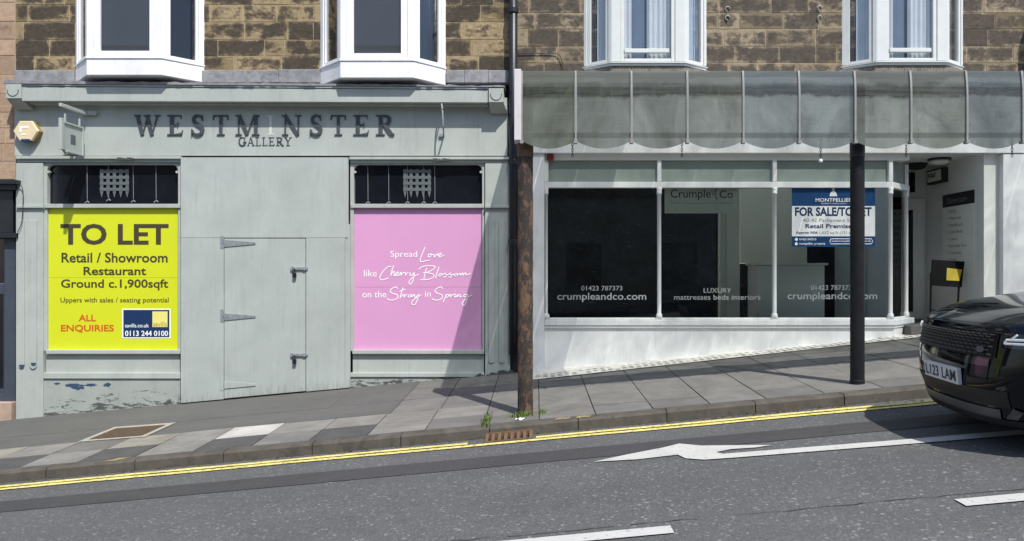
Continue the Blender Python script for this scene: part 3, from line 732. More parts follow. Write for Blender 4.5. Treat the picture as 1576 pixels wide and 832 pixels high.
for a, b_, sx, ornx, chains in ((67, 277.5, 1, (154, 198), [(134, 310), (167, 307), (205, 309), (240, 309)]), (539, 745.5, -1, (621, 663), [(566, 311), (598, 311), (627, 311), (652, 311), (669, 311)])):
    fbx('window_frame', 'grey_paint', gs, [(a, 251, a + 5.5, 540, 9.985, 10.13), (b_ - 3.5, 251, b_, 540, 9.985, 10.13), (a + 5.6, 250.8, b_ - 3.6, 253, 9.985, 10.13)], .003)
    tl = fbx('transom_window', 'dark_pane', gs, [(a + 5.6, 253.2, b_ - 3.6, 313, 10.05, 10.06)], 0)
    # arched corner brackets
    for cx_, s in ((a + 5.7, 1), (b_ - 3.7, -1)):
        mb = MB(); x, z = wx(cx_, 9.99), wz(253, 9.99); r = .075
        arc = [(x + s * (r - r * math.sin(R(t))), z - r + r * math.cos(R(t)) - 0.0) for t in range(0, 91, 15)]
        pts = [(x, z), (x + s * r, z)] + [(x + s * (r - r * math.sin(R(t))), z - r * (1 - math.cos(R(t))) - .002) for t in range(15, 91, 15)]
        pts += [(x, z - r - .01)]
        if s < 0: pts = pts[::-1]
        mb.prism(pts, 9.99, 10.04); mb.disc((x + s * .012, 9.985, z - r - .022), .018, 12, 10.03)
        mb.build('bracket', 'grey_paint', tl)
    mb = MB(); x0, x1 = ornx; yt, yb = 260, 304
    nx = 9
    for j in range(nx):
        if j % 2 == 0:
            f0 = x0 + (x1 - x0) * j / nx; f1 = x0 + (x1 - x0) * (j + 1) / nx
            Yc = 10.035; xa, xb = wx(f0, Yc), wx(f1, Yc)
            mb.prism([(xa, wz(yt, Yc)), (xa, wz(yb - 9, Yc)), ((xa + xb) / 2, wz(yb, Yc)), (xb, wz(yb - 9, Yc)), (xb, wz(yt, Yc))][::1], Yc, Yc + .006)
    for i in range(4): mb.fb(x0 - .5, yt + 1.2 + i * 9.2, x1 + .5, yt + 5.6 + i * 9.2, 10.031, 10.0345)
    mb.build('portcullis', 'ornament', tl)
    mb = MB()
    for c, y in chains:
        mb = MB(); mb.tube([(wx(c, 10.04), 10.04, wz(253, 10.04)), (wx(c + .4, 10.04), 10.04, wz(y - 3, 10.04))], .0045, 6)
        mb.tube([(wx(c - 3, 10.035), 10.035, wz(y + 2.2, 10.035)), (wx(c + .5, 10.035), 10.035, wz(y - 1, 10.035)), (wx(c + 3, 10.035), 10.035, wz(y + 1.5, 10.035))], .009, 6)
        mb.build('came', 'came', tl)
    fbx('ledge', 'grey_paint', gs, [(a + 1, 313.4, b_ - .2, 319.6, 9.965, 10.12)], .004)
    fbx('sill', 'grey_paint', gs, [(a + 3, 538.5, b_ - .4, 544.5, 9.95, 10.12)], .004)
    fbx('stall_panel', 'grey_paint', gs, [(a + 4, 544.8, b_ - 1, 573.6, 10.0, 10.12)], 0)
    fbx('plinth_rail', 'grey_paint', gs, [(a - .6, 573.8, b_ - .3, 582.5 if a < 300 else 580, 9.965, 10.12)], .004)
    mb = MB(); x0, x1 = wx(a + .5, 9.985), wx(b_ - .5, 9.985); zt = wz(582.8 if a < 300 else 580.3, 9.985)
    mb.hexa([(x0, 9.985, pave(x0, 10) - .04), (x1, 9.985, pave(x1, 10) - .04), (x1, 9.985, zt), (x0, 9.985, zt), (x0, 10.12, pave(x0, 10) - .04), (x1, 10.12, pave(x1, 10) - .04), (x1, 10.12, zt), (x0, 10.12, zt)])
    mb.build('stall_riser', 'grey_peeling', gs)
mb = MB(); rn = random.Random(12)
for cx_, cy_, w_, h_ in ((113, 593, 22, 3.2), (120, 596, 12, 4), (88, 590, 6, 1.8), (140, 592, 9, 2.6), (165, 592, 6, 3.4)):
    pts = [(wx(cx_ + w_ * math.cos(t) * rn.uniform(.55, 1.1), 9.98), wz(cy_ - h_ * math.sin(t) * rn.uniform(.5, 1.2), 9.98)) for t in [i * .3927 for i in range(16)]]
    mb.prism(pts, 9.9825 - rn.uniform(0, .0008), 9.984)
mb.build('bare_patch', 'navy_flake', gs)
mb = MB()
for i in range(26):   # rotten bottom edge at the right end
    cx_ = rn.uniform(735, 790); w_ = rn.uniform(3, 9); h_ = rn.uniform(1, 5); cy_ = 580 - (cx_ - 740) * .05 + rn.uniform(-5, 3)
    pts = [(wx(cx_ + w_ * math.cos(t) * rn.uniform(.5, 1.1), 9.95), wz(cy_ - h_ * math.sin(t) * rn.uniform(.5, 1.2), 9.95)) for t in [k * .5236 for k in range(12)]]
    mb.prism(pts, 9.953 - i * .0003, 9.9596)
mb.build('rotten_edge', 'rail_dark', gs)

# carved serif letters
def stroke(pts, ws):
    P = [Vector(p) for p in pts]; out = []
    Ls = []; Rs = []
    for i, p in enumerate(P):
        t = (P[min(i + 1, len(P) - 1)] - P[max(i - 1, 0)]).normalized(); n = Vector((-t.y, t.x)); w = ws[i] if isinstance(ws, (list, tuple)) else ws
        Ls.append(p + n * w / 2); Rs.append(p - n * w / 2)
    for i in range(len(P) - 1): out.append([Rs[i], Rs[i + 1], Ls[i + 1], Ls[i]])
    return out
def rect(a, b_, c, d): return [[Vector((a, b_)), Vector((c, b_)), Vector((c, d)), Vector((a, d))]]
def tri(*p): return [[Vector(q) for q in p]]
def glyph(ch, T, t):
    s = .055
    if ch == 'W': return stroke([(.17, 1), (.47, 0)], T) + stroke([(.47, .02), (.78, 1)], t) + stroke([(.70, 1), (1.0, 0)], T) + stroke([(1.0, .02), (1.3, 1)], t) + rect(0, 1 - s, .36, 1) + rect(.53, 1 - s, .9, 1) + rect(1.13, 1 - s, 1.46, 1)
    if ch == 'E': return rect(.13, 0, .13 + T, 1) + rect(0, 0, .68, s) + rect(0, 1 - s, .68, 1) + rect(.13, .48, .5, .48 + s) + tri((.68, 1), (.62, 1), (.68, .78)) + tri((.6, 0), (.72, 0), (.76, .26)) + tri((.5, .4), (.53, .4), (.53, .64), (.5, .64)) + tri((.35, s), (.7, 0), (.72, .1), (.66, .12))
    if ch == 'L': return rect(.13, 0, .13 + T, 1) + rect(0, 0, .66, s) + rect(0, 1 - s, .42, 1) + tri((.58, 0), (.68, 0), (.72, .28))
    if ch == 'T': return rect(.36, 0, .36 + T, 1) + rect(.22, 0, .36 + T + .14, s) + rect(0, 1 - s, .88, 1) + tri((0, 1), (-.03, .76), (.02, .76), (.1, 1)) + tri((.78, 1), (.86, .76), (.91, .76), (.88, 1))
    if ch == 'I': return rect(.12, 0, .12 + T, 1) + rect(0, 0, .24 + T, s) + rect(0, 1 - s, .24 + T, 1)
    if ch == 'M': return rect(.14, 0, .14 + t, 1) + stroke([(.2, 1), (.66, .02)], T) + stroke([(.66, .02), (1.07, 1)], t) + rect(1.05, 0, 1.05 + T, 1) + rect(0, 0, .34, s) + rect(.92, 0, 1.34, s) + rect(0, 1 - s, .28, 1) + rect(1.0, 1 - s, 1.34, 1)
    if ch == 'N': return rect(.16, 0, .16 + t, 1) + stroke([(.17, 1), (.92, 0)], T) + rect(.9, 0, .9 + t, 1) + rect(.02, 0, .36, s) + rect(0, 1 - s, .28, 1) + rect(.76, 1 - s, 1.1, 1)
    if ch == 'S':
        p = cat_rom([(.58, .80, 0), (.50, .93, 0), (.34, .975, 0), (.17, .91, 0), (.11, .76, 0), (.2, .61, 0), (.4, .5, 0), (.57, .38, 0), (.6, .2, 0), (.48, .06, 0), (.3, .03, 0), (.12, .1, 0), (.04, .26, 0)], 4)
        n = len(p); ws = [t + (T * 1.05 - t) * max(0, math.sin(math.pi * i / (n - 1))) ** 1.6 for i in range(n)]
        return stroke([(q.x, q.y) for q in p], ws) + tri((.56, 1), (.6, 1), (.62, .7), (.57, .74)) + tri((0, .0), (.04, 0), (.07, .26), (.0, .32))
    if ch in 'RP':
        p = cat_rom([(.2, .965, 0), (.42, .965, 0), (.6, .89, 0), (.63, .74, 0), (.56, .58, 0), (.4, .5, 0), (.2, .5, 0)], 4)
        n = len(p); ws = [t + (T - t) * max(0, math.sin(math.pi * i / (n - 1))) ** 2 for i in range(n)]
        return rect(.13, 0, .13 + T, 1) + rect(0, 0, .42, s) + rect(0, 1 - s, .3, 1) + stroke([(q.x, q.y) for q in p], ws) + stroke([(.42, .52), (.6, .25), (.74, .06), (.88, .03)], [T * .8, T, T * .9, t])
    if ch == 'G':
        p = cat_rom([(.72, .8, 0), (.6, .94, 0), (.42, .975, 0), (.2, .88, 0), (.09, .65, 0), (.09, .36, 0), (.2, .12, 0), (.42, .025, 0), (.62, .08, 0), (.74, .18, 0)], 4)
        n = len(p); ws = [t + (T - t) * max(0, math.sin(math.pi * i / (n - 1))) ** 2 for i in range(n)]
        return stroke([(q.x, q.y) for q in p], ws) + rect(.68, .1, .68 + T, .42) + rect(.56, .42, .92, .42 + s) + tri((.7, .98), (.74, .98), (.76, .7), (.7, .74))
    if ch == 'A': return stroke([(.12, 0), (.44, 1)], t) + stroke([(.42, 1), (.76, 0)], T) + rect(.24, .3, .62, .3 + s) + rect(0, 0, .26, s) + rect(.6, 0, .94, s)
    if ch == 'Y': return stroke([(.14, 1), (.45, .45)], T) + stroke([(.45, .45), (.74, 1)], t) + rect(.37, 0, .37 + T, .5) + rect(.24, 0, .66, s) + rect(0, 1 - s, .32, 1) + rect(.6, 1 - s, .9, 1)
def letter(ch, x0, x1, y0, y1, T, t, depth, mt, parent):
    g = glyph(ch, T, t); xs = [p.x for q in g for p in q]; a, b_ = min(xs), max(xs); mb = MB(); Yf = P0 - depth
    for i, q in enumerate(g):
        pts = [(wx(x0 + (p.x - a) / (b_ - a) * (x1 - x0), P0), wz(y1 - p.y * (y1 - y0), P0)) for p in q]
        ar = sum(pts[k][0] * pts[(k + 1) % len(pts)][1] - pts[(k + 1) % len(pts)][0] * pts[k][1] for k in range(len(pts)))
        if ar < 0: pts = pts[::-1]
        mb.prism(pts, Yf - i * .00025, P0 - .001)
    return mb.build('letter', mt, parent)
for ch, a, b_ in (('W', 207, 247.5), ('E', 258, 282), ('S', 295.5, 315), ('T', 328, 352), ('M', 363, 399.5), ('I', 411, 422), ('N', 434, 464), ('S', 478, 496.5), ('T', 509, 532.5), ('E', 544, 568), ('R', 579, 607.5)):
    if ch == 'I': letter(ch, a, b_, 177.5, 207, .1, .05, .003, 'letter_ghost', gs)['label'] = 'pale ghost where a letter has fallen off'
    else: letter(ch, a, b_, 177, 208, .185, .075, .016, 'letter_dark', gs)
for ch, a, b_ in (('G', 367.5, 379.5), ('A', 380.5, 392.5), ('L', 393.5, 402), ('L', 403.5, 412), ('E', 413.5, 423), ('R', 425, 437), ('Y', 437.5, 449.5)):
    letter(ch, a, b_, 211, 224, .13, .075, .006, 'letter_dark', gs)

# boarded entrance
ho = thing('hoarding', 'tall grey plywood hoarding boarding up the entrance between yellow and pink boards', 'hoarding', (wx(408, 9.93), 9.93, gz(408)))
HY = 9.925
def hpanel(name, a, b_, t, mt, Yf=HY, parent=ho, lift=.012, bev=.003):
    mb = MB(); x0, x1 = wx(a, Yf), wx(b_, Yf); zt = wz(t, Yf); za, zb = pave(x0, HY) + lift, pave(x1, HY) + lift
    mb.hexa([(x0, Yf, za), (x1, Yf, zb), (x1, Yf, zt), (x0, Yf, zt), (x0, 9.975, za), (x1, 9.975, zb), (x1, 9.975, zt), (x0, 9.975, zt)])
    return mb.build(name, mt, parent, bev)
fbx('upper_board', 'grey_ply', ho, [(278, 242, 535.6, 365.6, HY, 9.975)], .003)
hpanel('side_board', 278, 344.2, 366, 'grey_ply_upright'); hpanel('side_board', 471, 530.6, 366, 'grey_ply_upright')
hpanel('cover_strip', 531, 538.5, 345, 'grey_ply_upright', 9.932)
dr = hpanel('door', 345.2, 470, 366.8, 'grey_ply_upright', HY + .006, lift=.02)
mb = MB(); mb.fb(278, 340, 538, 625, 9.978, 9.983); mb.build('backing', 'joint', ho)
for y in (367, 480, 585):
    Yh = HY - .004; mb = MB()
    mb.fb(339, y - 4, 344, y + 15.5, Yh, HY - .0005); mb.disc((wx(344.6, Yh), Yh - .004, wz(y + 6, Yh)), .006, 8, HY)
    x0, x1 = wx(345, Yh), wx(393, Yh)
    mb.prism([(x0, wz(y + 13, Yh)), (x1, wz(y + 8.5, Yh)), (x1, wz(y + 5.5, Yh)), (x0, wz(y + 2, Yh))], Yh, HY + .0055)
    h = mb.build('hinge', 'galv' if y != 585 else 'grey_ply_upright', dr, .001)
for y in (413.5, 546.5):
    mb = MB(); mb.fb(447, y - 2.4, 473.5, y + 1.4, HY - .016, HY + .005)
    mb.fb(447.5, y - 3.4, 452, y + 2.6, HY - .019, HY + .005); mb.fb(466, y - 3.2, 470, y + 2.4, HY - .019, HY + .005)
    o = mb.build('bolt', 'galv', dr, .001)
    mb = MB(); mb.fb(450.5, y + 6, 455.5, y + 13.5, HY - .035, HY - .012); mb.tube([(wx(451.5, HY), HY - .022, wz(y + 6, HY)), (wx(451.5, HY), HY - .022, wz(y, HY)), (wx(454.5, HY), HY - .022, wz(y, HY)), (wx(454.5, HY), HY - .022, wz(y + 6, HY))], .005, 6)
    mb.build('padlock', 'blackblue', dr, .002)

# letting board
BY = 10.015
tb = thing('letting_board', 'bright yellow letting board with dark capital lettering filling the left shop window', 'board', (wx(175, BY), BY, wz(538, BY)))
fbx('panel', 'yellow_board', tb, [(73, 320.4, 273.6, 427, BY, BY + .012), (73, 427.3, 273.6, 537.8, BY, BY + .012)], .001)
TY = BY - .0025
for s, a, b_, c, d, bo, mt in (('TO LET', 93, 344, 259.5, 376.6, .028, 'board_text'), ('Retail / Showroom', 94.6, 388.5, 258, 403.8, .018, 'board_text'), ('Restaurant', 128.5, 410.2, 225, 423.2, .02, 'board_text'),
        ('Ground c.1,900sqft', 93.8, 429.5, 259, 446.5, .018, 'board_text'), ('Uppers with sales / seating potential', 93, 457.6, 259.5, 467.4, .006, 'board_text'), ('ALL', 121, 484, 147.5, 494, .02, 'board_red'), ('ENQUIRIES', 93.8, 499.5, 175.2, 511.5, .02, 'board_red')):
    text(s, a, b_, c, d, TY, mt, tb, bo)
ap = fbx('agent_panel', 'white_print', tb, [(188, 475, 262.3, 520.3, BY - .003, BY)], 0)
fbx('agent_field', 'navy', ap, [(189.8, 476.6, 260.6, 518.6, BY - .0045, BY - .0031)], 0)
fbx('agent_square', 'agent_yellow', ap, [(234.5, 479, 257.8, 503, BY - .006, BY - .0046)], 0)
text('savills.co.uk', 192.4, 497.8, 229, 503.6, BY - .0065, 'white_print', ap, .008)
text('savills', 236, 494.6, 257, 502, BY - .0072, 'agent_gold', ap, .01)
text('0113 244 0100', 192.4, 508.6, 258.6, 517, BY - .0065, 'white_print', ap, .02)

# pink board
pb = thing('slogan_board', 'pink board with white handwritten slogan in the right window of the grey shopfront', 'board', (wx(642, BY), BY, wz(536, BY)))
fbx('panel', 'pink_board', pb, [(544.5, 320.4, 741.8, 441.5, BY, BY + .012), (544.5, 441.8, 741.8, 537.8, BY, BY + .012)], .001)
q = 190 / 1576
for s, a, b_, c, d in (('Spread', 462, 88, 806, 192), ('like', 125, 333, 290, 418), ('on the', 105, 602, 412, 685), ('in', 903, 603, 980, 675)):
    text(s, 545 + a * q, 375 + b_ * q, 545 + c * q, 375 + d * q, TY, 'white_print', pb, .004)
SCR = {'love': [[(908, 38), (885, 90), (850, 180), (842, 215), (855, 230), (900, 222), (962, 212)],
    [(965, 130), (945, 150), (950, 170), (975, 165), (985, 140), (970, 128), (985, 146), (1018, 138), (1022, 172), (1050, 142), (1066, 132), (1072, 155), (1105, 142), (1110, 122), (1090, 125), (1074, 155), (1090, 172), (1120, 160), (1150, 145)]],
 'cherry': [[(470, 295), (445, 290), (400, 320), (350, 380), (328, 430), (345, 462), (390, 455), (440, 435)],
    [(505, 275), (490, 320), (463, 412), (475, 390), (497, 360), (515, 362), (508, 405), (530, 405), (562, 380), (560, 362), (540, 370), (528, 395), (545, 412), (580, 398), (592, 368), (602, 376), (598, 406), (615, 380), (640, 368), (655, 378), (652, 408), (668, 382), (695, 368)],
    [(718, 365), (712, 400), (735, 405), (768, 370), (762, 410), (750, 470), (725, 515), (700, 505), (715, 460), (770, 415), (825, 390)]],
 'blossom': [[(925, 310), (905, 380), (890, 450)], [(825, 330), (870, 295), (950, 282), (1030, 290), (1020, 320), (950, 360), (880, 375)], [(930, 372), (1000, 385), (1020, 410), (985, 445), (900, 462), (845, 460)],
    [(1085, 290), (1065, 350), (1040, 440)],
    [(1098, 384), (1080, 400), (1088, 415), (1115, 405), (1118, 385), (1098, 384), (1125, 396), (1150, 385), (1172, 365), (1160, 385), (1178, 402), (1165, 426), (1140, 424)],
    [(1180, 402), (1212, 388), (1237, 367), (1225, 388), (1242, 404), (1228, 428), (1205, 424)],
    [(1245, 402), (1275, 392), (1302, 384), (1280, 400), (1290, 415), (1318, 402), (1318, 385), (1302, 384), (1330, 396), (1352, 378), (1360, 405), (1385, 372), (1390, 405), (1420, 370), (1430, 400), (1455, 395), (1490, 378)]],
 'stray': [[(560, 575), (530, 555), (480, 575), (462, 610), (490, 635), (545, 650), (555, 690), (500, 720), (440, 715), (425, 695)], [(625, 555), (605, 620), (585, 700)], [(580, 610), (655, 580)],
    [(600, 680), (630, 648), (640, 656), (635, 685), (655, 660), (680, 648)], [(722, 650), (695, 660), (690, 680), (715, 680), (737, 648), (732, 680), (770, 648), (768, 680), (790, 682), (822, 648), (815, 690), (785, 765), (745, 780), (735, 750), (780, 700), (860, 655)]],
 'spring': [[(1135, 575), (1105, 553), (1050, 575), (1035, 610), (1065, 635), (1115, 650), (1125, 690), (1075, 720), (1010, 715), (993, 695)], [(1175, 645), (1160, 690), (1135, 745)],
    [(1165, 672), (1190, 648), (1205, 665), (1185, 685), (1165, 680)], [(1205, 672), (1222, 648), (1232, 656), (1226, 685), (1245, 660), (1268, 650), (1290, 645), (1281, 680), (1300, 676), (1320, 648), (1312, 682), (1340, 650), (1355, 655), (1350, 682), (1375, 672)],
    [(1290, 606), (1294, 610)], [(1437, 645), (1405, 655), (1400, 675), (1425, 678), (1452, 646), (1445, 700), (1415, 780), (1385, 785), (1385, 750), (1430, 700), (1510, 650)]]}
for w_, sts in SCR.items():
    mb = MB()
    for i, st in enumerate(sts):
        pts = [(wx(545 + p.x * q, TY), TY - i * .0002, wz(375 + p.y * q, TY)) for p in cat_rom([(x, y, 0) for x, y in st], 5)]
        mb.tube(pts, .0062, 6, flat=.3)
    mb.build('lettering', 'white_print', pb)

# hanging sign and the empty bracket
hx = wx(133, 9.95)
hs = thing('hanging_sign', 'small grey framed sign board hanging from a bar beside the alarm box', 'sign', (hx, 9.95, wz(170, 9.95)))
mb = MB(); mb.box(hx - .02, hx + .02, 9.40, 9.97, wz(164, 9.42), wz(158.5, 9.42)); mb.box(hx - .06, hx + .14, 9.93, 9.975, wz(177, 9.95), wz(171, 9.95)); mb.build('arm', 'grey_paint', hs, .006)
z0, z1 = 3.02, 3.40
mb = MB(); mb.box(hx - .022, hx + .022, 9.40, 9.455, z0 + .02, z1 + .03); mb.box(hx - .022, hx + .022, 9.84, 9.865, z0, z1); mb.box(hx - .022, hx + .022, 9.457, 9.838, z1 - .025, z1); mb.box(hx - .022, hx + .022, 9.50, 9.838, z0, z0 + .022); mb.build('frame', 'grey_paint', hs, .003)
mb = MB(); mb.box(hx - .008, hx + .008, 9.457, 9.838, z0 + .024, z1 - .027); mb.build('board', 'grey_ply', hs)
mb = MB(); mb.box(hx + .0085, hx + .011, 9.60, 9.70, z0 + .12, z0 + .24); mb.build('emblem', 'ornament', hs)
for y in (9.50, 9.80): mb = MB(); mb.box(hx - .008, hx + .008, y - .012, y + .012, z1, z1 + .10); mb.build('hanger', 'grey_paint', hs, .002)
mb = MB(); zb = wz(232, 9.9)
mb.fb(96, 229, 118, 238, 9.93, 9.978); mb.tube([(hx - .02, 9.46, z0 + .05), (hx - .05, 9.6, z0 - .02), (hx - .1, 9.95, zb)], .013, 6); mb.build('stay', 'grey_paint', hs, .002)
sb = thing('sign_bracket', 'bare bent iron sign bracket above the pink board', 'bracket', (wx(680, 9.97), 9.97, wz(180, 9.97)))
bx = wx(682, 9.9)
mb = MB(); mb.tube(cat_rom([(bx - .02, 9.975, wz(160, 9.97)), (bx - .01, 9.82, wz(163, 9.97)), (bx + .01, 9.74, wz(175, 9.97)), (bx + .02, 9.72, wz(192, 9.97)), (bx + .02, 9.76, wz(203, 9.97)), (bx, 9.975, wz(209, 9.97))], 5), .011, 7)
mb.tube([(bx - .02, 9.96, wz(172, 9.97)), (bx + .02, 9.72, wz(172, 9.97))], .008, 6); mb.fb(676, 205, 683, 210, 9.95, 9.978); mb.build('arm', 'galv', sb)

# alarm box
ax, az, AY = wx(39, 9.88), wz(201, 9.88), 9.88
al = thing('alarm_box', 'cream hexagonal alarm box with white mark on the grey fascia corner', 'alarm', (ax, 9.98, az))
hexp = lambda r: [(ax + r * 1.12 * math.cos(R(60 * i)), az + r * math.sin(R(60 * i))) for i in range(6)]
mb = MB(); p = hexp(.138); pb_ = hexp(.152); k = len(mb.v)
mb.v += [(x, AY, z) for x, z in p] + [(x, AY + .02, z) for x, z in pb_] + [(x, 9.979, z) for x, z in pb_]
mb.f.append(list(range(6))); mb.mi.append(0)
for r_ in (0, 1):
    for i in range(6): j = (i + 1) % 6; mb.f.append([r_ * 6 + j, r_ * 6 + i, r_ * 6 + 6 + i, r_ * 6 + 6 + j][::-1]); mb.mi.append(r_)
mb.build('cover', ['alarm_cream', 'alarm_side'], al)
mb = MB(); mb.fb(30, 194, 44, 196.5, AY - .003, AY - .0005); mb.fb(30, 196.6, 33, 203, AY - .003, AY - .0005); mb.fb(33, 205.5, 40, 207.5, AY - .003, AY - .0005); mb.build('emblem', 'white_print', al)
mb = MB(); mb.fb(32, 213.5, 45, 217.5, 9.87, 9.95); mb.build('strobe', 'alarm_blue', al, .004)

# downpipe
dx, DY = wx(790, 9.93), 9.93
dp = thing('downpipe', 'black cast iron downpipe running down the joint between the two shops', 'downpipe', (dx, DY, gz(790)))
mb = MB(); mb.tube([(dx, DY, gz(790, .25)), (dx, DY, ZTOP)], .055, 16); mb.build('pipe', 'blackblue', dp, smooth=True)
mb = MB()
for y in (16, 372, 250): mb.tube([(dx, DY, wz(y + 4, DY)), (dx, DY, wz(y - 4, DY))], .068, 16)
mb.build('collar', 'blackblue', dp, .004)
mb = MB(); x1 = wx(806, DY); mb.tube([(x1, DY + .02, gz(806, .02)), (x1, DY + .02, wz(240, DY))], .05, 14); mb.tube([(x1, DY + .02, gz(806, .1)), (x1, DY + .02, gz(806, .3))], .062, 14); mb.build('pipe', 'rusty_paint', dp, smooth=True)
mb = MB(); mb.box(wx(784, 10), wx(821, 10), 9.99, 10.12, gz(800) - .1, wz(235, 10)); mb.build('backing', 'blackblue', dp)

# ------------------------------------------------------------------ black shopfront at the far left
bs = thing('black_shopfront', 'black shopfront with dark blue door cut off by the left edge', 'shopfront', (-8, 10, -.6))
fbx('cornice', 'shop_black', bs, [(-300, 276, 24.2, 283, 9.86, 10.2), (-300, 283.2, 23.6, 292, 9.92, 10.2)], .006)
fbx('fascia', 'shop_black', bs, [(-300, 292.2, 20, 358, 9.98, 10.2)], .004)
fbx('fascia_moulding', 'shop_black', bs, [(-300, 358.2, 26, 366, 9.93, 10.2)], .006)
fbx('door_frame', 'shop_navy', bs, [(6.6, 366.4, 23, 618, 10.02, 10.2), (-60, 606, 6.4, 618, 10.02, 10.2)], .004)
fbx('door', 'shop_navy', bs, [(-60, 436, -2, 606, 10.06, 10.2), (-2, 436, 6.3, 606, 10.06, 10.2)], .004)
fbx('window', 'dark_pane', bs, [(-300, 366.4, 6.4, 435.6, 10.08, 10.1), (-20, 452, 4.5, 596, 10.05, 10.058)], 0)
mb = MB(); mb.box(-10, wx(22.5, 10), 9.93, 10.2, -1.3, wz(619, 9.95)); mb.build('step', 'step_stone', bs, .006)

# ------------------------------------------------------------------ white shopfront on the right
ws = thing('white_shopfront', 'white painted shopfront with slender columns and glazed display window under the glass canopy', 'shopfront', (3.0, 9.95, .4))
def foot_box(name, a, b_, t, Yf, Yb, mt, parent, bev=.003, sink=.03):
    mb = MB(); x0, x1 = wx(a, Yf), wx(b_, Yf); zt = wz(t, Yf)
    mb.hexa([(x0, Yf, pave(x0, Yf) - sink), (x1, Yf, pave(x1, Yf) - sink), (x1, Yf, zt), (x0, Yf, zt), (x0, Yb, pave(x0, Yf) - sink), (x1, Yb, pave(x1, Yf) - sink), (x1, Yb, zt), (x0, Yb, zt)])
    return mb.build(name, mt, parent, bev)
foot_box('pilaster', 819.5, 838, 235, 9.93, 10.2, 'white_shop', ws)
foot_box('pilaster', 1544, 1790, 237.2, 9.9, 10.3, 'white_shop', ws)
fbx('fascia', 'white_shop', ws, [(819.5, 119, 1900, 235, 9.9, 10.04)], .004)
fbx('window_head', 'recess_white', ws, [(838.3, 235.4, 1400, 246, 9.985, 10.12)], .003)
GY = 10.02
CX1, CY1 = 4.68, 10.0
PT = [(wx(838, GY), GY), (4.68, GY), (5.09, GY + .41)]   # plan of the glazing line
def run(mb, z0, z1, o0, o1, m=0, extra=0):
    a, b_, c = PT
    n2 = Vector((.7071, -.7071)); k = .4142
    outer = lambda o: [(a[0], a[1] - o), (b_[0] + o * k, b_[1] - o), (c[0] + n2.x * o + extra * .7071, c[1] + n2.y * o + extra * .7071)]
    P, Q = outer(o1), outer(o0)
    for i in (0, 1):
        mb.hexa([(*P[i], z0), (*P[i + 1], z0), (*P[i + 1], z1), (*P[i], z1), (*Q[i], z0), (*Q[i + 1], z0), (*Q[i + 1], z1), (*Q[i], z1)], m)
ZS0, ZS1 = wz(500.5, 9.93), wz(491.5, 9.93)
mb = MB(); run(mb, wz(288.5, 9.96), wz(279.5, 9.96), -.06, .055); mb.build('transom_rail', 'white_shop', ws, .005)
mb = MB(); run(mb, ZS0, ZS1 - .002, -.1, .09, extra=.08); run(mb, ZS0 - .035, ZS0 - .001, -.1, .075, extra=.05); run(mb, ZS1, ZS1 + .02, -.05, .02); mb.build('sill', 'white_shop', ws, .006)
mb = MB(); a, b_, c = PT
zt = ZS0 - .036
def rz(x, y): return min(pave(x, y), .62) - .06
Q = [(a[0], 9.975), (4.72, 9.975), (5.17, 10.42)]
for i in (0, 1):
    p, r = Q[i], Q[i + 1]; dy = .12
    mb.hexa([(*p, rz(*p)), (*r, rz(*r)), (*r, zt), (*p, zt), (p[0], p[1] + dy, rz(*p)), (r[0], r[1] + dy, rz(*r)), (r[0], r[1] + dy, zt), (p[0], p[1] + dy, zt)])
mb.build('stall_riser', 'white_riser', ws, .003)
# lights between the columns
cols_px = [841, 1014.5, 1192, 1370.5]
ZR = wz(288.5, 9.98)
for i in range(3):
    x0, x1 = wx(cols_px[i], GY), wx(cols_px[i + 1], GY)
    mb = MB(); mb.box(x0 + .01, x1 - .01, GY, GY + .01, wz(279.5, GY), wz(246.3, GY)); mb.build('transom_light', 'transom_green', ws)
    mb = MB(); mb.box(x0, x1, GY, GY + .008, ZS1, ZR + .02); mb.build('window_pane', 'shop_glass', ws)
a, b_, c = PT
mb = MB(); d = Vector((.7071, .7071, 0))
mb.hexa([(b_[0], b_[1], wz(279.5, GY)), (c[0], c[1], wz(279.5, GY)), (c[0], c[1], wz(246.3, GY)), (b_[0], b_[1], wz(246.3, GY)), (b_[0], b_[1] + .01, wz(279.5, GY)), (c[0], c[1] + .01, wz(279.5, GY)), (c[0], c[1] + .01, wz(246.3, GY)), (b_[0], b_[1] + .01, wz(246.3, GY))]); mb.build('transom_light', 'transom_green', ws)
mb = MB(); mb.hexa([(b_[0], b_[1], ZS1), (c[0], c[1], ZS1), (c[0], c[1], ZR), (b_[0], b_[1], ZR), (b_[0], b_[1] + .008, ZS1), (c[0], c[1] + .008, ZS1), (c[0], c[1] + .008, ZR), (b_[0], b_[1] + .008, ZR)]); mb.build('window_pane', 'shop_glass', ws)
for j, (x, y) in enumerate([(wx(p, 9.99), 9.99) for p in cols_px] + [(5.085, 10.40)]):
    mb = MB(); r = .0265 if j else .017
    hs_ = [(ZS1, .040), (ZS1 + .06, .040), (ZS1 + .075, r + .004), (ZS1 + .09, r), (ZR - .09, r), (ZR - .085, r + .008), (ZR - .06, r + .008), (ZR - .055, r + .004), (ZR - .02, r + .012), (ZR - .001, r + .012)]
    mb.tube([(x, y, z) for z, _ in hs_], [q_ for _, q_ in hs_], 16); mb.build('column', 'white_shop', ws, smooth=True)
    mb = MB(); mb.box(x - .026, x + .026, y - .02, y + .04, wz(279.4, 9.99), wz(246, 9.99)); mb.build('transom_mullion', 'white_shop', ws, .004)
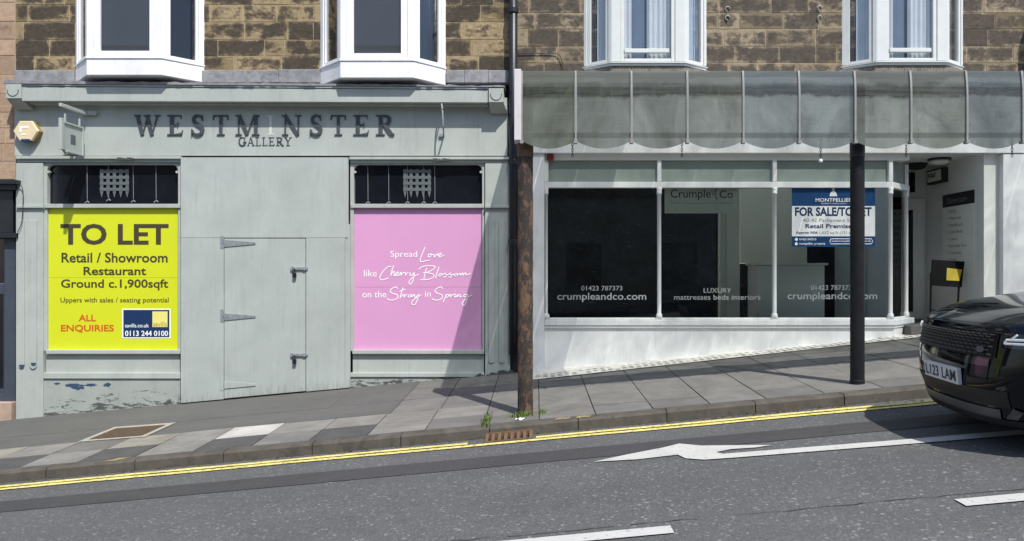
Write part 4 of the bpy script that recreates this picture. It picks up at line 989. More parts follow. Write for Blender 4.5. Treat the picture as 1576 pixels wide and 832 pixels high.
for s, a_, b2, c_, d_, bo in (('01423 787373', 894.6, 439.6, 957.8, 446.8, .003), ('crumpleandco.com', 857.7, 450.2, 994.7, 464.4, .008), ('LUXURY', 1083, 443, 1125.5, 450.4, .002), ('mattresses beds interiors', 1037.5, 453, 1170.5, 461, .004), ('01423 787373', 1248, 438.6, 1310.5, 446, .003), ('crumpleandco.com', 1212, 449.4, 1350, 463.6, .008)):
    text(s, a_, b2, c_, d_, GY - .002, 'etch', ws, bo)
# entrance recess
RX = 5.91
FLZ = .80
mb = MB(); mb.box(RX, RX + .08, 10.06, 11.56, FLZ - .1, 3.1); mb.box(RX - .0, wx(1543.6, 10.0), 9.99, 10.059, .5, wz(236.5, 9.99)); mb.build('recess_wall', 'recess_white', ws, .003)
mb = MB(); mb.box(4.9, RX - .002, 11.46, 11.56, FLZ, 3.1); mb.box(5.0, 5.06, 10.47, 11.455, FLZ, 3.1); mb.build('recess_wall', 'recess_white', ws)
mb = MB(); mb.box(4.72, wx(1543, 10), 10.125, 11.6, wz(236, 10.12), wz(236, 10.12) + .05); mb.build('recess_ceiling', 'recess_white', ws)
mb = MB(); mb.box(4.95, 6.1, 9.995, 11.6, .35, FLZ); mb.build('recess_floor', 'slab_5', ws, .006)
mb = MB(); mb.box(5.1, 5.86, 11.42, 11.455, FLZ + .01, 2.62); db = mb.build('door', 'recess_white', ws, .004)
mb = MB(); mb.box(5.2, 5.68, 11.405, 11.418, FLZ + .12, 2.45); mb.build('pane', 'dark_pane', db)
mb = MB(); mb.box(5.15, 5.72, 11.425, 11.455, 2.72, 3.02); mb.build('fanlight', 'dark_pane', ws)
mb = MB(); mb.fb(842, 237, 852, 247, 9.95, 9.984); mb.build('cover', 'red_box', tag(bpy.data.objects.new('call_point', None), 'small dark red box in the top left corner of the white shop window', 'box')); 
cp = bpy.data.objects['call_point']; COL.objects.link(cp)
for (x, y, nm) in ((5.62, 10.55, 'round white bulkhead lamp on the entrance ceiling, nearer the street'), (5.55, 11.05, 'round dark bulkhead lamp on the entrance ceiling, nearer the door')):
    zc = wz(236, 10.12); t = thing('bulkhead_lamp', nm, 'lamp', (x, y, zc), 'bulkhead lamps in the entrance')
    mb = MB(); mb.tube([(x, y, zc), (x, y, zc - .03)], .15, 20); mb.build('base', 'black_iron', t)
    mb = MB(); mb.tube([(x, y, zc - .0305), (x, y, zc - .06), (x, y, zc - .085)], [.135, .125, .08], 20); mb.build('diffuser', 'recess_white' if y < 10.9 else 'sign_dark', t, smooth=True)
t = thing('box_sign', 'small black edged box sign high on the entrance wall', 'sign', (RX, 11.05, 2.85))
zq0, zq1 = 2.83, 3.0
mb = MB(); mb.box(RX - .09, RX - .001, 10.85, 11.28, zq0 - .02, zq1 + .02); mb.build('case', 'black_iron', t, .004)
mb = MB(); mb.box(RX - .094, RX - .0905, 10.88, 11.25, zq0 + .01, zq1 - .005); mb.build('face', 'sign_grey', t)
text3('Klaf', (RX - .0955, 11.22, zq0 + .07), (0, -1, 0), (0, 0, 1), .2, .075, 'sign_dark', t, .03)
t = thing('list_board', 'tall pale list board with black header on the entrance side wall', 'sign', (RX, 10.6, 1.6))
mb = MB(); mb.box(RX - .012, RX - .001, 10.2, 10.98, 1.5, 2.445); mb.build('panel', 'counter_white', t)
mb = MB(); mb.box(RX - .014, RX - .001, 10.2, 10.98, 2.447, 2.625); mb.build('header', 'shop_black', t)
text3('Showroom', (RX - .0165, 10.86, 2.49), (0, -1, 0), (0, 0, 1), .5, .085, 'sale_grey', t, 0)
for i, s in enumerate(('Beds', 'Mattress', 'Headboard', 'Sofa Beds', 'Linen', 'Bedroom Furn', 'Curtains', 'Rugs', 'Mirrors')):
    text3('• ' + s, (RX - .0145, 10.84, 2.355 - i * .098), (0, -1, 0), (0, 0, 1), .09 + .035 * len(s) * .9, .045, 'sale_grey', t, 0)
# folded frame leaning in the entrance
t = thing('folding_frame', 'black folding frame with a yellow notice leaning in the entrance corner', 'frame', (5.6, 10.3, FLZ))
YF = 10.3
def fq(px, py, Y): return (wx(px, Y), wz(py, Y))
tl_, tr_, br_, bl_ = fq(1438, 399, YF), fq(1488, 402, YF), fq(1479, 442, YF), fq(1431, 439, YF)
mb = MB(); k_ = [tl_, bl_, br_, tr_]
mb.hexa([(bl_[0], YF - .02, bl_[1]), (br_[0], YF - .02, br_[1]), (tr_[0], YF + .05, tr_[1]), (tl_[0], YF + .05, tl_[1]), (bl_[0], YF, bl_[1]), (br_[0], YF, br_[1]), (tr_[0], YF + .07, tr_[1]), (tl_[0], YF + .07, tl_[1])]); mb.build('panel', 'frame_black', t, .004)
for (p, q2) in (((1433, 420), (1424.5, 489)), ((1476, 440), (1465, 489))):
    mb = MB(); u, v = fq(*p, YF), fq(*q2, YF); mb.tube([(u[0], YF, u[1]), (v[0], YF - .12, FLZ + .012)], .014, 8); mb.build('leg', 'frame_black', t)
mb = MB(); u, v = fq(1428, 476, YF), fq(1467, 482, YF); mb.tube([(u[0], YF - .1, u[1]), (v[0], YF - .1, v[1])], .009, 8)
mb.build('stretcher', 'frame_black', t)
mb = MB(); n_ = [fq(1456, 431, YF), fq(1475.5, 432, YF), fq(1482, 414.5, YF), fq(1459, 412, YF)]
def ny(z): return YF - .024 + .07 * (z - bl_[1]) / (tl_[1] - bl_[1])
mb.poly([(x, ny(z), z) for x, z in n_]); mb.build('notice', 'notice_yellow', t)

# shop interior seen through the glass
si = thing('shop_interior', 'dim empty shop interior with pale walls behind the display glass', 'room', (2.5, 12, .5))
mb = MB(); mb.box(-.2, 5.0, 13.6, 13.7, .2, 3.3); mb.box(4.9, 5.0, 11.57, 13.59, .2, 3.3); mb.build('wall', 'room_wall_dim', si)
mb = MB(); mb.box(-.2, 5.05, 10.14, 13.59, .2, .6); mb.build('floor', 'room_floor', si)
mb = MB(); mb.box(-.2, 4.99, 10.14, 10.40, 3.05, 3.15); mb.box(-.2, 4.99, 13.2, 13.59, 3.05, 3.15); mb.build('ceiling', 'room_wall_dim', si)  # gap between the strips added to let sky light into the room
mb = MB(); mb.box(wx(1104, 11.6), wx(1108.5, 11.6), 11.5, 11.6, .6, 3.04); mb.box(wx(1109, 11.4), wx(1138.5, 11.4), 11.4, 11.7, .6, 3.04); mb.box(wx(1118, 11.38), wx(1121, 11.38), 11.39, 11.4, .6, 3.04); mb.build('pillar', 'room_wall', si, .004)
mb = MB(); mb.box(wx(1139.5, 12.4), wx(1242, 12.4), 12.4, 12.5, wz(405, 12.4), 3.04); mb.build('bulkhead', 'room_wall', si)
mb = MB(); mb.box(wx(1139.5, 12.41), wx(1239, 12.41), 12.42, 12.5, .6, wz(405.4, 12.41)); mb.box(wx(1242.5, 12.4), wx(1312, 12.4), 12.42, 12.5, .6, 2.6); mb.build('dark_panel', 'room_dark', si)  # solid dark panels, the shade of unlit openings put into their colour
bp = MB(); bp.box(.02, wx(1012, 10.22), 10.2, 10.22, .6, 3.0); bp.build('partition', 'scuffed_black', tag(thing('black_partition', 'scuffed black board standing close behind the left pane of the white shop', 'partition', (.8, 10.2, .6)), 'scuffed black board standing close behind the left pane of the white shop', 'partition'))
bp = MB(); bp.box(wx(1014, 10.9), wx(1105, 10.9), 10.9, 10.92, .6, 3.0); bp.build('partition', 'scuffed_black', thing('black_partition', 'black board deeper in the shop behind the middle pane', 'partition', (2.1, 10.9, .6)))
t = thing('shop_counter', 'pale square shop counter standing behind the right pane', 'counter', (wx(1217, 10.7), 10.7, .6))
mb = MB(); mb.box(wx(1166, 10.6), wx(1269, 10.6), 10.6, 11.1, .6, wz(408, 10.6)); mb.build('body', 'counter_white', t, .004)
mb = MB(); mb.box(wx(1164, 10.58), wx(1274.5, 10.58), 10.57, 11.13, wz(407.8, 10.6), wz(404.5, 10.6)); mb.build('top', 'counter_white', t, .003)
SY = 10.07
t = thing('shop_sign', 'pale grey sign board with thin dark lettering hanging behind the middle pane', 'sign', (wx(1079, SY), SY, wz(328, SY)))
mb = MB(); mb.fb(1023, 280, 1136, 328, SY, SY + .012); mb.build('panel', 'sign_grey', t)
text('Crumple', 1032, 291, 1093.8, 308, SY - .002, 'sign_dark', t, 0); text('Co', 1107.4, 292.5, 1127.8, 304.4, SY - .002, 'sign_dark', t, 0)
mb = MB()
for st in ([(975, 130), (985, 180), (1020, 215), (1050, 250), (1075, 300)], [(1075, 92), (1045, 115), (1040, 160), (1052, 205)]):
    mb.tube([(wx(1015 + p.x * .0825, SY), SY - .003, wz(282.5 + p.y * .0825, SY)) for p in cat_rom([(x, y, 0) for x, y in st], 5)], .007, 6, flat=.3)
mb.fb(1032, 312, 1050, 312.6, SY - .002, SY - .0005); mb.fb(1107, 312, 1128, 312.6, SY - .002, SY - .0005)
mb.build('emblem', 'sale_grey', t)
text('luxury mattresses beds interiors', 1053, 311.4, 1105, 313.4, SY - .002, 'sign_dark', t, 0)
# agents' board on the glass
AYB = 10.004
t = thing('sale_board', 'blue and white for sale board on the right pane behind the black post', 'board', (wx(1283, AYB), AYB, wz(380, AYB)))
fbx('panel', 'white_print', t, [(1219, 316.8, 1346.8, 363.3, AYB, AYB + .008)], 0)
fbx('header', 'sale_blue', t, [(1219, 289, 1346.8, 316.6, AYB, AYB + .008)], 0); fbx('footer', 'sale_blue', t, [(1219, 363.5, 1346.8, 379.6, AYB, AYB + .008)], 0)
q = .1262; TYB = AYB - .002
def st_(s, a, b2, c_, d_, mt, bo): text(s, 1210 + a * q, 280 + b2 * q, 1210 + c_ * q, 280 + d_ * q, TYB, mt, t, bo)
st_('MONTPELLIER', 358, 195, 806, 240, 'white_print', .015); st_('PROPERTY CONSULTANTS', 425, 254, 732, 268, 'white_print', 0)
st_('FOR SALE/TO LET', 108, 305, 1042, 414, 'navy', .03); st_('40-42 Parliament Street', 205, 443, 925, 484, 'sale_grey', 0); st_('Retail Premises', 235, 510, 838, 562, 'navy', .02)
st_('Approx NIA', 115, 598, 385, 640, 'navy', .018); st_('1,632 sq ft (151.6 sq m)', 405, 598, 935, 642, 'sale_grey', 0)
st_('01423 547313', 160, 684, 366, 710, 'white_print', .015); st_('montpellier_property', 160, 735, 478, 770, 'white_print', .015); st_('www.montpellierproperty.com', 552, 706, 990, 736, 'white_print', .012)
mb = MB()
def bq(a, b2): return (wx(1210 + a * q, TYB), wz(280 + b2 * q, TYB))
dome = [bq(530, 172), bq(620, 172), bq(616, 145), bq(602, 120), bq(588, 106), bq(575, 102), bq(562, 106), bq(548, 120), bq(534, 145)]
mb.prism(dome, TYB - .0006, TYB + .0014)
cx_, cz_ = bq(573, 84); mb.disc((cx_, TYB - .0006, cz_), .015, 12, TYB + .0014)
for yy in (697, 752): cx_, cz_ = bq(124, yy); mb.disc((cx_, TYB - .0006, cz_), .020, 14, TYB + .0014)
fr_ = [bq(545, 692), bq(1040, 692), bq(1054, 722), bq(1040, 754), bq(545, 754), bq(532, 722), bq(545, 692)]
mb.tube([(x, TYB, z) for x, z in fr_], .005, 6, flat=.3)
cx_, cz_ = bq(1016, 718); mb.tube([(cx_ + .012 * math.cos(i * .7), TYB, cz_ + .012 * math.sin(i * .7)) for i in range(10)], .0035, 5, flat=.3)
mb.build('emblem', 'white_print', t)

# ------------------------------------------------------------------ glass canopy
CYF = 7.10
ca = thing('glass_canopy', 'grimy glass canopy with scalloped edge over the pavement in front of the white shop', 'canopy', (2.7, 9.9, 2.9))
bars = [803] + [886 + 85.95 * i for i in range(14)]
ZTc, ZBc = wz(109, CYF + .025), wz(217.5, CYF)
def prof(f):    # f 0 bottom .. 1 top -> (y, z): upright, curling back over the top third
    z = ZBc + (ZTc - ZBc) * f; y = CYF + (.025 * ((f - .62) / .38) ** 2 if f > .62 else 0); return y, z
for i in range(14):
    x0, x1 = wx(bars[i], CYF) + .012, wx(bars[i + 1], CYF) - .012
    mb = MB(); nx, nz = 12, 14
    for side, dy in ((0, 0), (1, .007)):
        rows = []
        for k in range(nz + 1):
            r = []
            for j in range(nx + 1):
                u = j / nx; f = k / nz; y, z = prof(f)
                if k == 0: z -= .066 * (1 - (2 * u - 1) ** 2)
                r.append((x0 + (x1 - x0) * u, y + dy, z))
            rows.append(r if not side else r[::-1])
        mb.grid(rows)
    o = mb.build('glass_panel', {0: 'canopy_glass_mossy', 4: 'canopy_glass_clean', 5: 'canopy_glass_clean', 8: 'canopy_glass_clean'}.get(i, 'canopy_glass'), ca, smooth=True)
for i in range(0, 15):
    x = wx(bars[i], CYF); mb = MB()
    pts = [prof(f / 12) for f in range(13)]
    w, d = .009, .016
    for k in range(12):
        (ya, za), (yb, zb) = pts[k], pts[k + 1]
        mb.hexa([(x - w, ya - d, za), (x + w, ya - d, za), (x + w, yb - d, zb), (x - w, yb - d, zb), (x - w, ya + .012, za), (x + w, ya + .012, za), (x + w, yb + .012, zb), (x - w, yb + .012, zb)])
    mb.box(x - .016, x + .016, CYF - .03, CYF + .03, ZBc - .02, ZBc + .012)
    mb.build('glazing_bar', 'canopy_bar', ca)
xa, xb = wx(803, CYF), wx(bars[-1], CYF)
mb = MB(); mb.box(xa, xb, CYF + .03, CYF + .09, wz(209.5, CYF), wz(203, CYF)); mb.build('gutter_rail', 'rail_dark', ca)
def rooft(y): return CAMZ + .2652 * y - .03
ztop = rooft(7.15)
for i in range(14):
    x0, x1 = wx(bars[i], CYF) + .004, wx(bars[i + 1], CYF) - .004
    mb = MB(); mb.hexa([(x0, 7.15, rooft(7.15)), (x1, 7.15, rooft(7.15)), (x1, 9.88, rooft(9.88)), (x0, 9.88, rooft(9.88)), (x0, 7.15, rooft(7.15) + .008), (x1, 7.15, rooft(7.15) + .008), (x1, 9.88, rooft(9.88) + .008), (x0, 9.88, rooft(9.88) + .008)])
    mb.build('roof_pane', 'canopy_roof_mossy_dim' if i < 3 else 'canopy_roof', ca)
x0, x1 = wx(791.5, CYF), wx(802, CYF)
mb = MB(); zl, zh = wz(216, CYF), wz(107, CYF)
mb.hexa([(x0, CYF - .03, zl), (x1, CYF - .03, zl), (x1, CYF - .03, zh), (x0, CYF - .03, zh), (x0, 7.30, zl), (x1, 7.30, zl), (x1, 7.30, zh + .03), (x0, 7.30, zh + .03)]); mb.build('end_board', 'end_board', ca, .004)
mb = MB(); rn = random.Random(8)
for i in range(30):
    u0, u1 = xa + (xb - xa) * i / 30, xa + (xb - xa) * (i + 1) / 30
    mb.box(u0, u1 - .002, 7.135, 7.2, ztop + .0, ztop + .016 + rn.uniform(0, .012))
mb.build('ridge_flashing', 'end_board', ca)
def chain(px, py0, py1, label, Y=7.16, ball=False):
    x = wx(px, Y); t = thing('hanging_chain', label, 'chain', (x, Y, wz(py0, Y)), 'chains hanging below the canopy')
    mb = MB(); z = wz(py0, Y); ze = wz(py1, Y); k = 0; L = .034
    while z > ze:
        a = (1, 0) if k % 2 else (.25, .97)
        ring = [(x + a[0] * .009 * math.cos(i * .7854), Y + a[1] * .009 * math.cos(i * .7854), z - L / 2 + (L / 2) * math.sin(i * .7854)) for i in range(9)]
        mb.tube(ring, .003, 5); z -= L * .78; k += 1
    mb.build('links', 'black_iron', t)
    if ball: mb = MB(); mb.tube([(x, Y, ze), (x, Y, ze - .01), (x, Y, ze - .03), (x, Y, ze - .04)], [.006, .018, .018, .006], 10); mb.build('pull_knob', 'white_print', t, smooth=True)
chain(881, 206, 240, 'leftmost iron chain hanging below the canopy, near the rusty post')
chain(1049.5, 206, 238, 'iron chain hanging below the canopy above the grey hanging sign board')
chain(1263, 206, 244, 'iron chain with a white knob hanging above the blue for sale board', ball=True)
chain(1394.5, 206, 240, 'iron chain hanging below the canopy at the corner column of the shop window')
chain(1557.5, 206, 238, 'rightmost iron chain hanging below the canopy over the white pilaster')
def post(px, label, mt, r, sleeve):
    Y = 7.27; x = wx(px, Y); zb = pave(x, Y) - .02; t = thing('canopy_post', label, 'post', (x, Y, zb), 'posts carrying the canopy')
    mb = MB(); n = 40; zt = wz(214, Y); rn = random.Random(int(px))
    mb.tube([(x, Y, zb + (zt - zb) * i / n) for i in range(n + 1)], [r * (1 + (rn.uniform(-.02, .035) if mt == 'rusty_paint' else 0)) for i in range(n + 1)], 24)
    mb.build('shaft', mt, t, smooth=True)
    mb = MB(); mb.tube([(x, Y, wz(sleeve, Y)), (x, Y, wz(sleeve, Y) + .01), (x, Y, rooft(7.15) - .06)], [r * .9, r * 1.06, r * 1.06], 24); mb.build('sleeve', 'blackblue' if mt != 'rusty_paint' else 'rust_grate', t)
    mb = MB(); mb.tube([(x, Y, zb), (x, Y, zb + .05), (x, Y, zb + .06)], [r * 1.05, r * 1.05, r], 24); mb.build('foot', mt, t)
post(808.5, 'rusty iron canopy post with flaking paint beside the downpipe', 'rusty_paint', .073, 243)
post(1319.5, 'black painted canopy post standing in front of the for sale board', 'post_black', .066, 243)

# ------------------------------------------------------------------ small ground things
t = thing('gully_grate', 'rusty slotted gully grate against the kerb by the rusty post', 'grate', (-.24, 6.7, road(-.24, 6.7)))
mb = MB(); n = 8
def gp(x, y, dz): return (x, y, road(x, y) + dz)
mb.hexa([gp(-.45, 6.585, .004), gp(-.03, 6.585, .004), gp(-.03, 6.615, .004), gp(-.45, 6.615, .004), gp(-.45, 6.585, .016), gp(-.03, 6.585, .016), gp(-.03, 6.615, .016), gp(-.45, 6.615, .016)])
mb.hexa([gp(-.45, 6.785, .004), gp(-.03, 6.785, .004), gp(-.03, 6.815, .004), gp(-.45, 6.815, .004), gp(-.45, 6.785, .05), gp(-.03, 6.785, .05), gp(-.03, 6.815, .05), gp(-.45, 6.815, .05)])
for i in range(n):
    x = -.45 + .39 * i / (n - 1)
    mb.hexa([gp(x, 6.616, .003), gp(x + .03, 6.616, .003), gp(x + .03, 6.784, .003), gp(x, 6.784, .003), gp(x, 6.616, .018), gp(x + .03, 6.616, .018), gp(x + .03, 6.784, .045), gp(x, 6.784, .045)])
mb.build('bars', 'rust_grate', t); mb = MB(); mb.poly([gp(-.45, 6.59, .003), gp(-.03, 6.59, .003), gp(-.03, 6.81, .003), gp(-.45, 6.81, .003)]); mb.build('pit_shade', 'room_dark', t)  # flat dark sheet painted as the shade of the hollow below the bars
t = thing('cellar_cover', 'brown iron cellar cover in a pale concrete frame set in the pavement', 'cover', (-4.4, 8.2, pave(-4.4, 8.2)))
mb = MB()
def pq(L, dz): return [(x, y, pave(x, y) + dz) for x, y in L]
mb.poly(pq([(-4.80, 7.92), (-4.06, 7.86), (-4.06, 8.55), (-4.80, 8.62)], .006)); mb.build('surround', 'concrete_pale', t)
mb = MB(); mb.poly(pq([(-4.72, 7.985), (-4.13, 7.935), (-4.13, 8.44), (-4.72, 8.5)], .010)); mb.build('plate', 'brown_cover', t)
def tuft(cx, cy, n, spread, h, label, sy=1.0):
    rn = random.Random(n); mb = MB()
    for i in range(n):
        x, y = cx + rn.gauss(0, spread), cy + rn.gauss(0, spread * sy); z = pave(x, y); a = rn.uniform(0, 6.28); hh = h * rn.uniform(.4, 1.1); w = rn.uniform(.003, .006)
        dx_, dy_ = math.cos(a), math.sin(a); b1 = rn.uniform(.2, .7) * hh
        p0, p1 = (x - w * dy_, y + w * dx_, z), (x + w * dy_, y - w * dx_, z)
        m0, m1 = (x + b1 * .4 * dx_ - w * dy_ * .8, y + b1 * .4 * dy_ + w * dx_ * .8, z + hh * .6), (x + b1 * .4 * dx_ + w * dy_ * .8, y + b1 * .4 * dy_ - w * dx_ * .8, z + hh * .6)
        mb.poly([p0, p1, m1, m0]); mb.poly([m0, m1, (x + b1 * dx_, y + b1 * dy_, z + hh)])
    tag(mb.build('weed_tuft', 'grass_blade'), label, 'weeds', 'weeds in the pavement joints')
tuft(-.13, 7.17, 130, .055, .055, 'green grass tuft growing at the foot of the rusty post', .5)
tuft(.06, 7.25, 30, .025, .04, 'sparse weeds in the slab joint just right of the rusty post', 2)
tuft(-.46, 7.12, 100, .018, .05, 'line of weeds in the slab joint left of the rusty post', 9)
mb = MB(); rn = random.Random(3)
for i in range(240):
    x = rn.uniform(-5, 4.5) if i % 3 else rn.gauss(2.0, .5); y = KY - abs(rn.gauss(.0, .05)) - .01; s_ = rn.uniform(.006, .02); a = rn.uniform(0, 6.28)
    mb.poly([(x + s_ * math.cos(a + k) * (1 if k % 2 else .6), y + s_ * math.sin(a + k) * .8, road(x, y) + .006 + rn.uniform(0, .012)) for k in (0, 1.57, 3.14, 4.71)])
o = mb.build('leaf_litter', 'leaf_dead'); o['kind'] = 'stuff'; tag(o, 'dead leaves and grit lying in the gutter', 'litter')
mb = MB(); x, y = -.19, 6.98
mb.grid([[(x + .022 * i, y + .018 * j + .01 * i, pave(x, y) + .012 + .012 * math.sin(i * 2.1 + j * 1.3)) for i in range(5)] for j in range(4)])
tag(mb.build('paper_scrap', 'paper'), 'crumpled white paper scrap on the kerb above the gully grate', 'litter')

# ------------------------------------------------------------------ black car
CARX, CARY = 2.91, 5.32
car = thing('parked_car', 'glossy black car nosing in from the right edge with white registration plate', 'car', (CARX, CARY, road(CARX, CARY)))
car.rotation_euler = (0, -math.atan(.092), R(-5)); OFF[car.name] = Vector((0, 0, 0))
# centre profile: u back from the nose, w height, half width, plan sweep of the corners, edge drop
CP = [(.75, .14, .70, .10, 0), (.30, .135, .76, .20, 0), (.10, .155, .82, .27, 0), (.045, .205, .86, .30, 0), (.02, .31, .90, .315, 0), (.0, .39, .92, .32, 0), (.0, .47, .93, .32, 0), (.012, .54, .935, .31, 0), (.03, .61, .94, .30, 0),
      (.05, .68, .94, .285, 0), (.068, .735, .935, .275, .0), (.085, .775, .93, .27, .005), (.135, .825, .915, .25, .02), (.36, .892, .88, .17, .028), (.75, .93, .86, .10, .03), (1.1, .96, .84, .06, .035), (1.22, .975, .82, .05, .04),
      (1.65, 1.29, .70, .05, .04), (2.05, 1.49, .61, .03, .035), (2.6, 1.545, .60, 0, .035), (3.2, 1.53, .60, 0, .035), (3.75, 1.45, .60, 0, .035), (4.05, 1.22, .66, -.05, .03), (4.2, .98, .80, -.12, .02), (4.3, .8, .88, -.2, 0), (4.33, .5, .9, -.25, 0), (4.28, .28, .86, -.25, 0), (4.0, .2, .78, -.2, 0)]
CPS = cat_rom([(*c[:3],) for c in CP], 6); CQ = cat_rom([(c[3], c[4], 0) for c in CP], 6)
NK = len(CPS)
def SP(k, v, out=0):      # k in control-point units, v in -1..1
    i = min(max(k * 6, 0), NK - 1); a = int(i); f = i - a; b_ = min(a + 1, NK - 1)
    P = CPS[a].lerp(CPS[b_], f); Qv = CQ[a].lerp(CQ[b_], f); av = abs(v)
    u = P.x + Qv.x * (.75 * av ** 4 + .25 * av ** 2)
    w = P.y - Qv.y * av ** 3
    p = Vector((u, v * P.z, w))
    if out:
        e = .02; du = SP(k + e, v) - SP(k - e, v); dv = SP(k, min(v + e, 1)) - SP(k, max(v - e, -1)); n = dv.cross(du).normalized()
        if n.x > 0 and k < 11: n = -n
        p = p + n * out
    return p
def shell(k0, k1, v0, v1, nk, nv, out=0): return [[SP(k0 + (k1 - k0) * i / nk, v0 + (v1 - v0) * j / nv, out) for j in range(nv + 1)] for i in range(nk + 1)]
mb = MB(); mb.grid(shell(0, len(CP) - 1, -1, 1, NK - 1, 44))
# flanks
for s in (-1, 1):
    rows = []
    for i in range(6, NK - 4):
        e = SP(i / 6, s); u, top = e.x, e.z; r = [e]
        belt = min(top, .90) if top > .9 else top
        full = .945 if .6 < u < 3.9 else .945 - .0 
        wid = abs(e.y)
        for t in range(1, 9):
            f = t / 8; z = top + (.2 - top) * f
            bulge = .948 - .02 * max(0, (z - .75) / .25) - .05 * max(0, (.35 - z) / .2)
            if z > .9: y = wid + (.93 - wid) * min(1, (top - z) / max(.001, top - .9))
            else: y = bulge
            tt = min(1, max(0, (u - .28) / .5)); tt2 = min(1, max(0, (4.42 - u) / .35)); y = wid + (y - wid) * tt * tt2
            r.append((u, s * y, z))
        rows.append(r)
    mb.grid(rows if s < 0 else [r[::-1] for r in rows])
body = mb.build('body', 'car_paint', car, smooth=True)
for p in body.data.polygons: p.use_smooth = True
def patch(name, k0, k1, v0, v1, out, mt, parent=car, nk=10, nv=20):
    m_ = MB(); m_.grid(shell(k0, k1, v0, v1, nk, nv, out)); return m_.build(name, mt, parent, smooth=True)
gr = patch('grille', 8.0, 10.6, -.60, .60, .006, 'grille_black')
mb = MB()
for r_ in range(7):
    for c_ in range(18):
        k = 8.15 + r_ * .35; v = -.57 + c_ * .066 + (.033 if r_ % 2 else 0)
        if v > .56: continue
        a, b_, c2, d2 = SP(k, v, .012), SP(k + .06, v + .040, .02), SP(k + .20, v + .044, .010), SP(k + .16, v + .006, .007)
        mb.poly([a, b_, c2, d2])
mb.build('mesh', 'grille_grey', gr)
patch('bonnet_seam', 11.15, 11.25, -.62, .62, .004, 'car_trim')
mb = MB()
for r_ in range(9): mb.poly([SP(11.62, -.32 + r_ * .08, .004), SP(11.62, -.32 + r_ * .08 + .035, .004), SP(11.78, -.32 + r_ * .08 + .028, .004), SP(11.78, -.32 + r_ * .08 + .007, .004)])
mb.build('bonnet_lettering', 'car_silver', car)
mb = MB(); c0 = SP(8.6, -.46, .016)
mb.v += [tuple(SP(8.6 + .28 * math.sin(i * .5236), -.46 + .045 * math.cos(i * .5236), .016)) for i in range(12)]; mb.f.append(list(range(12))); mb.mi.append(0); mb.build('badge', 'car_silver', gr)
patch('upper_intake', 7.2, 7.85, -.55, .55, .005, 'car_gloss')
patch('lower_grille', 3.9, 5.2, -.70, .70, .005, 'car_trim')
patch('lip_trim', 2.6, 3.2, -.86, .86, .010, 'car_trim')
patch('skid_plate', 3.15, 3.75, -.62, .62, .008, 'car_silver')
for s in (-1, 1):
    hl = patch('headlight', 8.9, 10.7, s * .64, s * .985, .006, 'car_glass')
    m_ = MB()
    if s < 0:
        m_.tube([SP(9.35, s * .66, .014), SP(9.35, s * .80, .014), SP(9.8, s * .82, .014), SP(9.75, s * .67, .014), SP(9.35, s * .66, .014)], .0075, 6)
        m_.tube([SP(9.62, s * (.835 + .012 * i), .014) for i in range(8)], .0065, 6)
    m_.tube([SP(9.8, s * .70, .012), SP(10.5, s * .735, .012)], .007, 6)
    m_.build('running_light', 'drl', hl)
    m_ = MB(); m_.poly([SP(3.3, s * .66, .012), SP(3.3, s * .74, .012), SP(3.75, s * .78, .012), SP(3.95, s * .72, .012)]); m_.poly([SP(3.95, s * .73, .012), SP(3.76, s * .79, .012), SP(3.4, s * .9, .012), SP(3.5, s * .86, .012)]); m_.build('bumper_corner', 'car_silver', car)
    m_ = MB(); m_.tube([SP(5.0, s * .86, .006), SP(5.15, s * .97, .006)], .006, 6); m_.build('bumper_crease', 'car_silver', car)
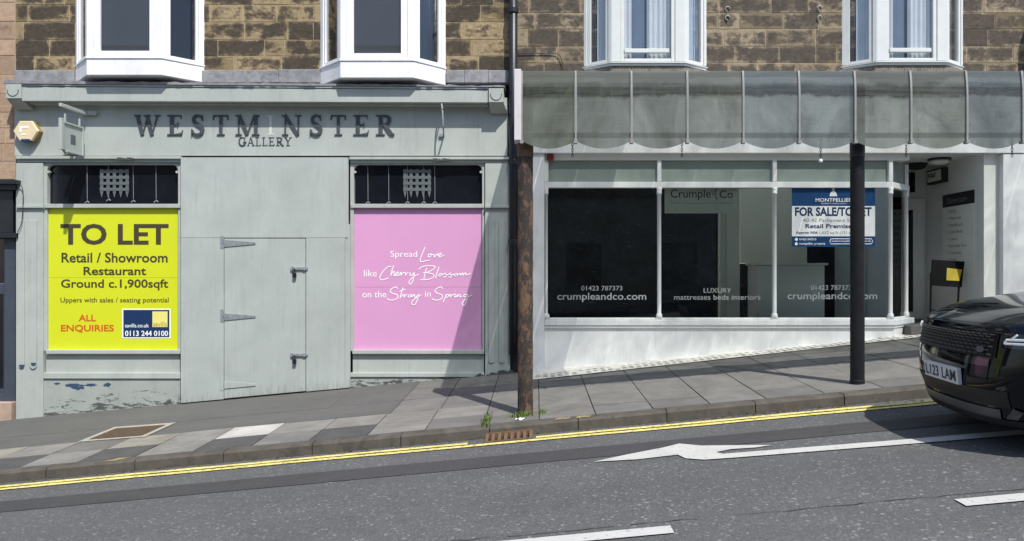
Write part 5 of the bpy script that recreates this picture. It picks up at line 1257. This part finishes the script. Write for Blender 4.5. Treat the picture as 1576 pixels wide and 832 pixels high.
# plate
mb = MB(); z0, z1 = .405, .516; ux = -.018
mb.box(ux - .006, ux + .02, -.26, .26, z0, z1); pl = mb.build('number_plate', 'plate_white', car, .002)
def plate_text(s, y0, w): text3(s, (ux - .0085, y0, z0 + .018), (0, -1, 0), (0, 0, 1), w, z1 - z0 - .036, 'car_trim', pl, .012)
plate_text('L123', .232, .205); plate_text('LAM', -.025, .205)
patch('windscreen', 16.15, 18.0, -.93, .93, .006, 'car_glass'); patch('rear_window', 21.2, 22.8, -.85, .85, .006, 'car_glass')
for s in (-1, 1):
    m_ = MB(); m_.poly([(1.62, s * .835, 1.0), (2.55, s * .87, 1.02), (2.5, s * .70, 1.42), (2.12, s * .70, 1.40)] if s < 0 else [(1.62, s * .835, 1.0), (2.12, s * .70, 1.40), (2.5, s * .70, 1.42), (2.55, s * .87, 1.02)]); m_.build('side_window', 'car_glass', car); m_ = MB()
    m_.poly([(2.62, s * .87, 1.02), (3.6, s * .87, 1.06), (3.5, s * .70, 1.38), (2.6, s * .70, 1.42)]); m_.build('side_window', 'car_glass', car)
    m_ = MB(); m_.box(1.55, 1.72, s * .93, s * 1.10, .98, 1.12); m_.build('wing_mirror', 'car_paint', car, .03)
    for u in (.88, 3.56):
        m_ = MB(); ring = [(.0, .30), (.0, .345), (.03, .355), (.20, .355), (.23, .345), (.23, .30)]
        n = 32; rows = [[(u + r_ * math.cos(2 * math.pi * i / n), s * (.955 - d_), .355 + r_ * math.sin(2 * math.pi * i / n)) for i in range(n + 1)] for d_, r_ in ring]
        m_.grid(rows); m_.tube([(u, s * .951, .355), (u, s * .949, .355)], .40, 32, 1); wh = m_.build('wheel', ['tyre', 'car_trim'], car)
        m_ = MB()
        for i in range(10):
            a = i * .6283; m_.hexa([(u + .03 * math.cos(a + .6), s * .958, .355 + .03 * math.sin(a + .6)), (u + .29 * math.cos(a + .06), s * .962, .355 + .29 * math.sin(a + .06)), (u + .29 * math.cos(a - .06), s * .962, .355 + .29 * math.sin(a - .06)), (u + .03 * math.cos(a - .6), s * .958, .355 + .03 * math.sin(a - .6)),
                (u + .03 * math.cos(a + .6), s * .94, .355 + .03 * math.sin(a + .6)), (u + .29 * math.cos(a + .06), s * .94, .355 + .29 * math.sin(a + .06)), (u + .29 * math.cos(a - .06), s * .94, .355 + .29 * math.sin(a - .06)), (u + .03 * math.cos(a - .6), s * .94, .355 + .03 * math.sin(a - .6))])
        m_.build('rim', 'alloy', wh)

# ------------------------------------------------------------------ terrace across the street (seen only in reflections)
ob = thing('terrace_building', 'stone terrace standing across the street behind the viewer', 'building', (0, -7.5, 0))
mb = MB(); 
for i in range(10):
    x0 = -17.5 + 3.5 * i
    for z0, z1 in ((-2, .9), (2.6, 4.3), (6.0, 7.2), (8.8, 9.6)): mb.box(x0, x0 + 3.499, -8.2, -7.5, z0, z1)
    for z0, z1 in ((.9, 2.6), (4.3, 6.0), (7.2, 8.8)):
        mb.box(x0, x0 + 1.1, -8.2, -7.5, z0 + .001, z1 - .001); mb.box(x0 + 2.4, x0 + 3.499, -8.2, -7.5, z0 + .001, z1 - .001)
mb.build('wall', 'opp_stone', ob)
mb = MB(); mb.box(-17.5, 17.5, -8.1, -7.9, -1, 9.0); mb.build('window', 'dark_pane', ob)
mb = MB(); mb.poly([(-22, -7.6, pave(-22, 8) + .02), (22, -7.6, pave(22, 8) + .02), (22, -4.2, pave(22, 8) + .0), (-22, -4.2, pave(-22, 8) + .0)]); struct(mb.build('pavement', 'slab_0'))
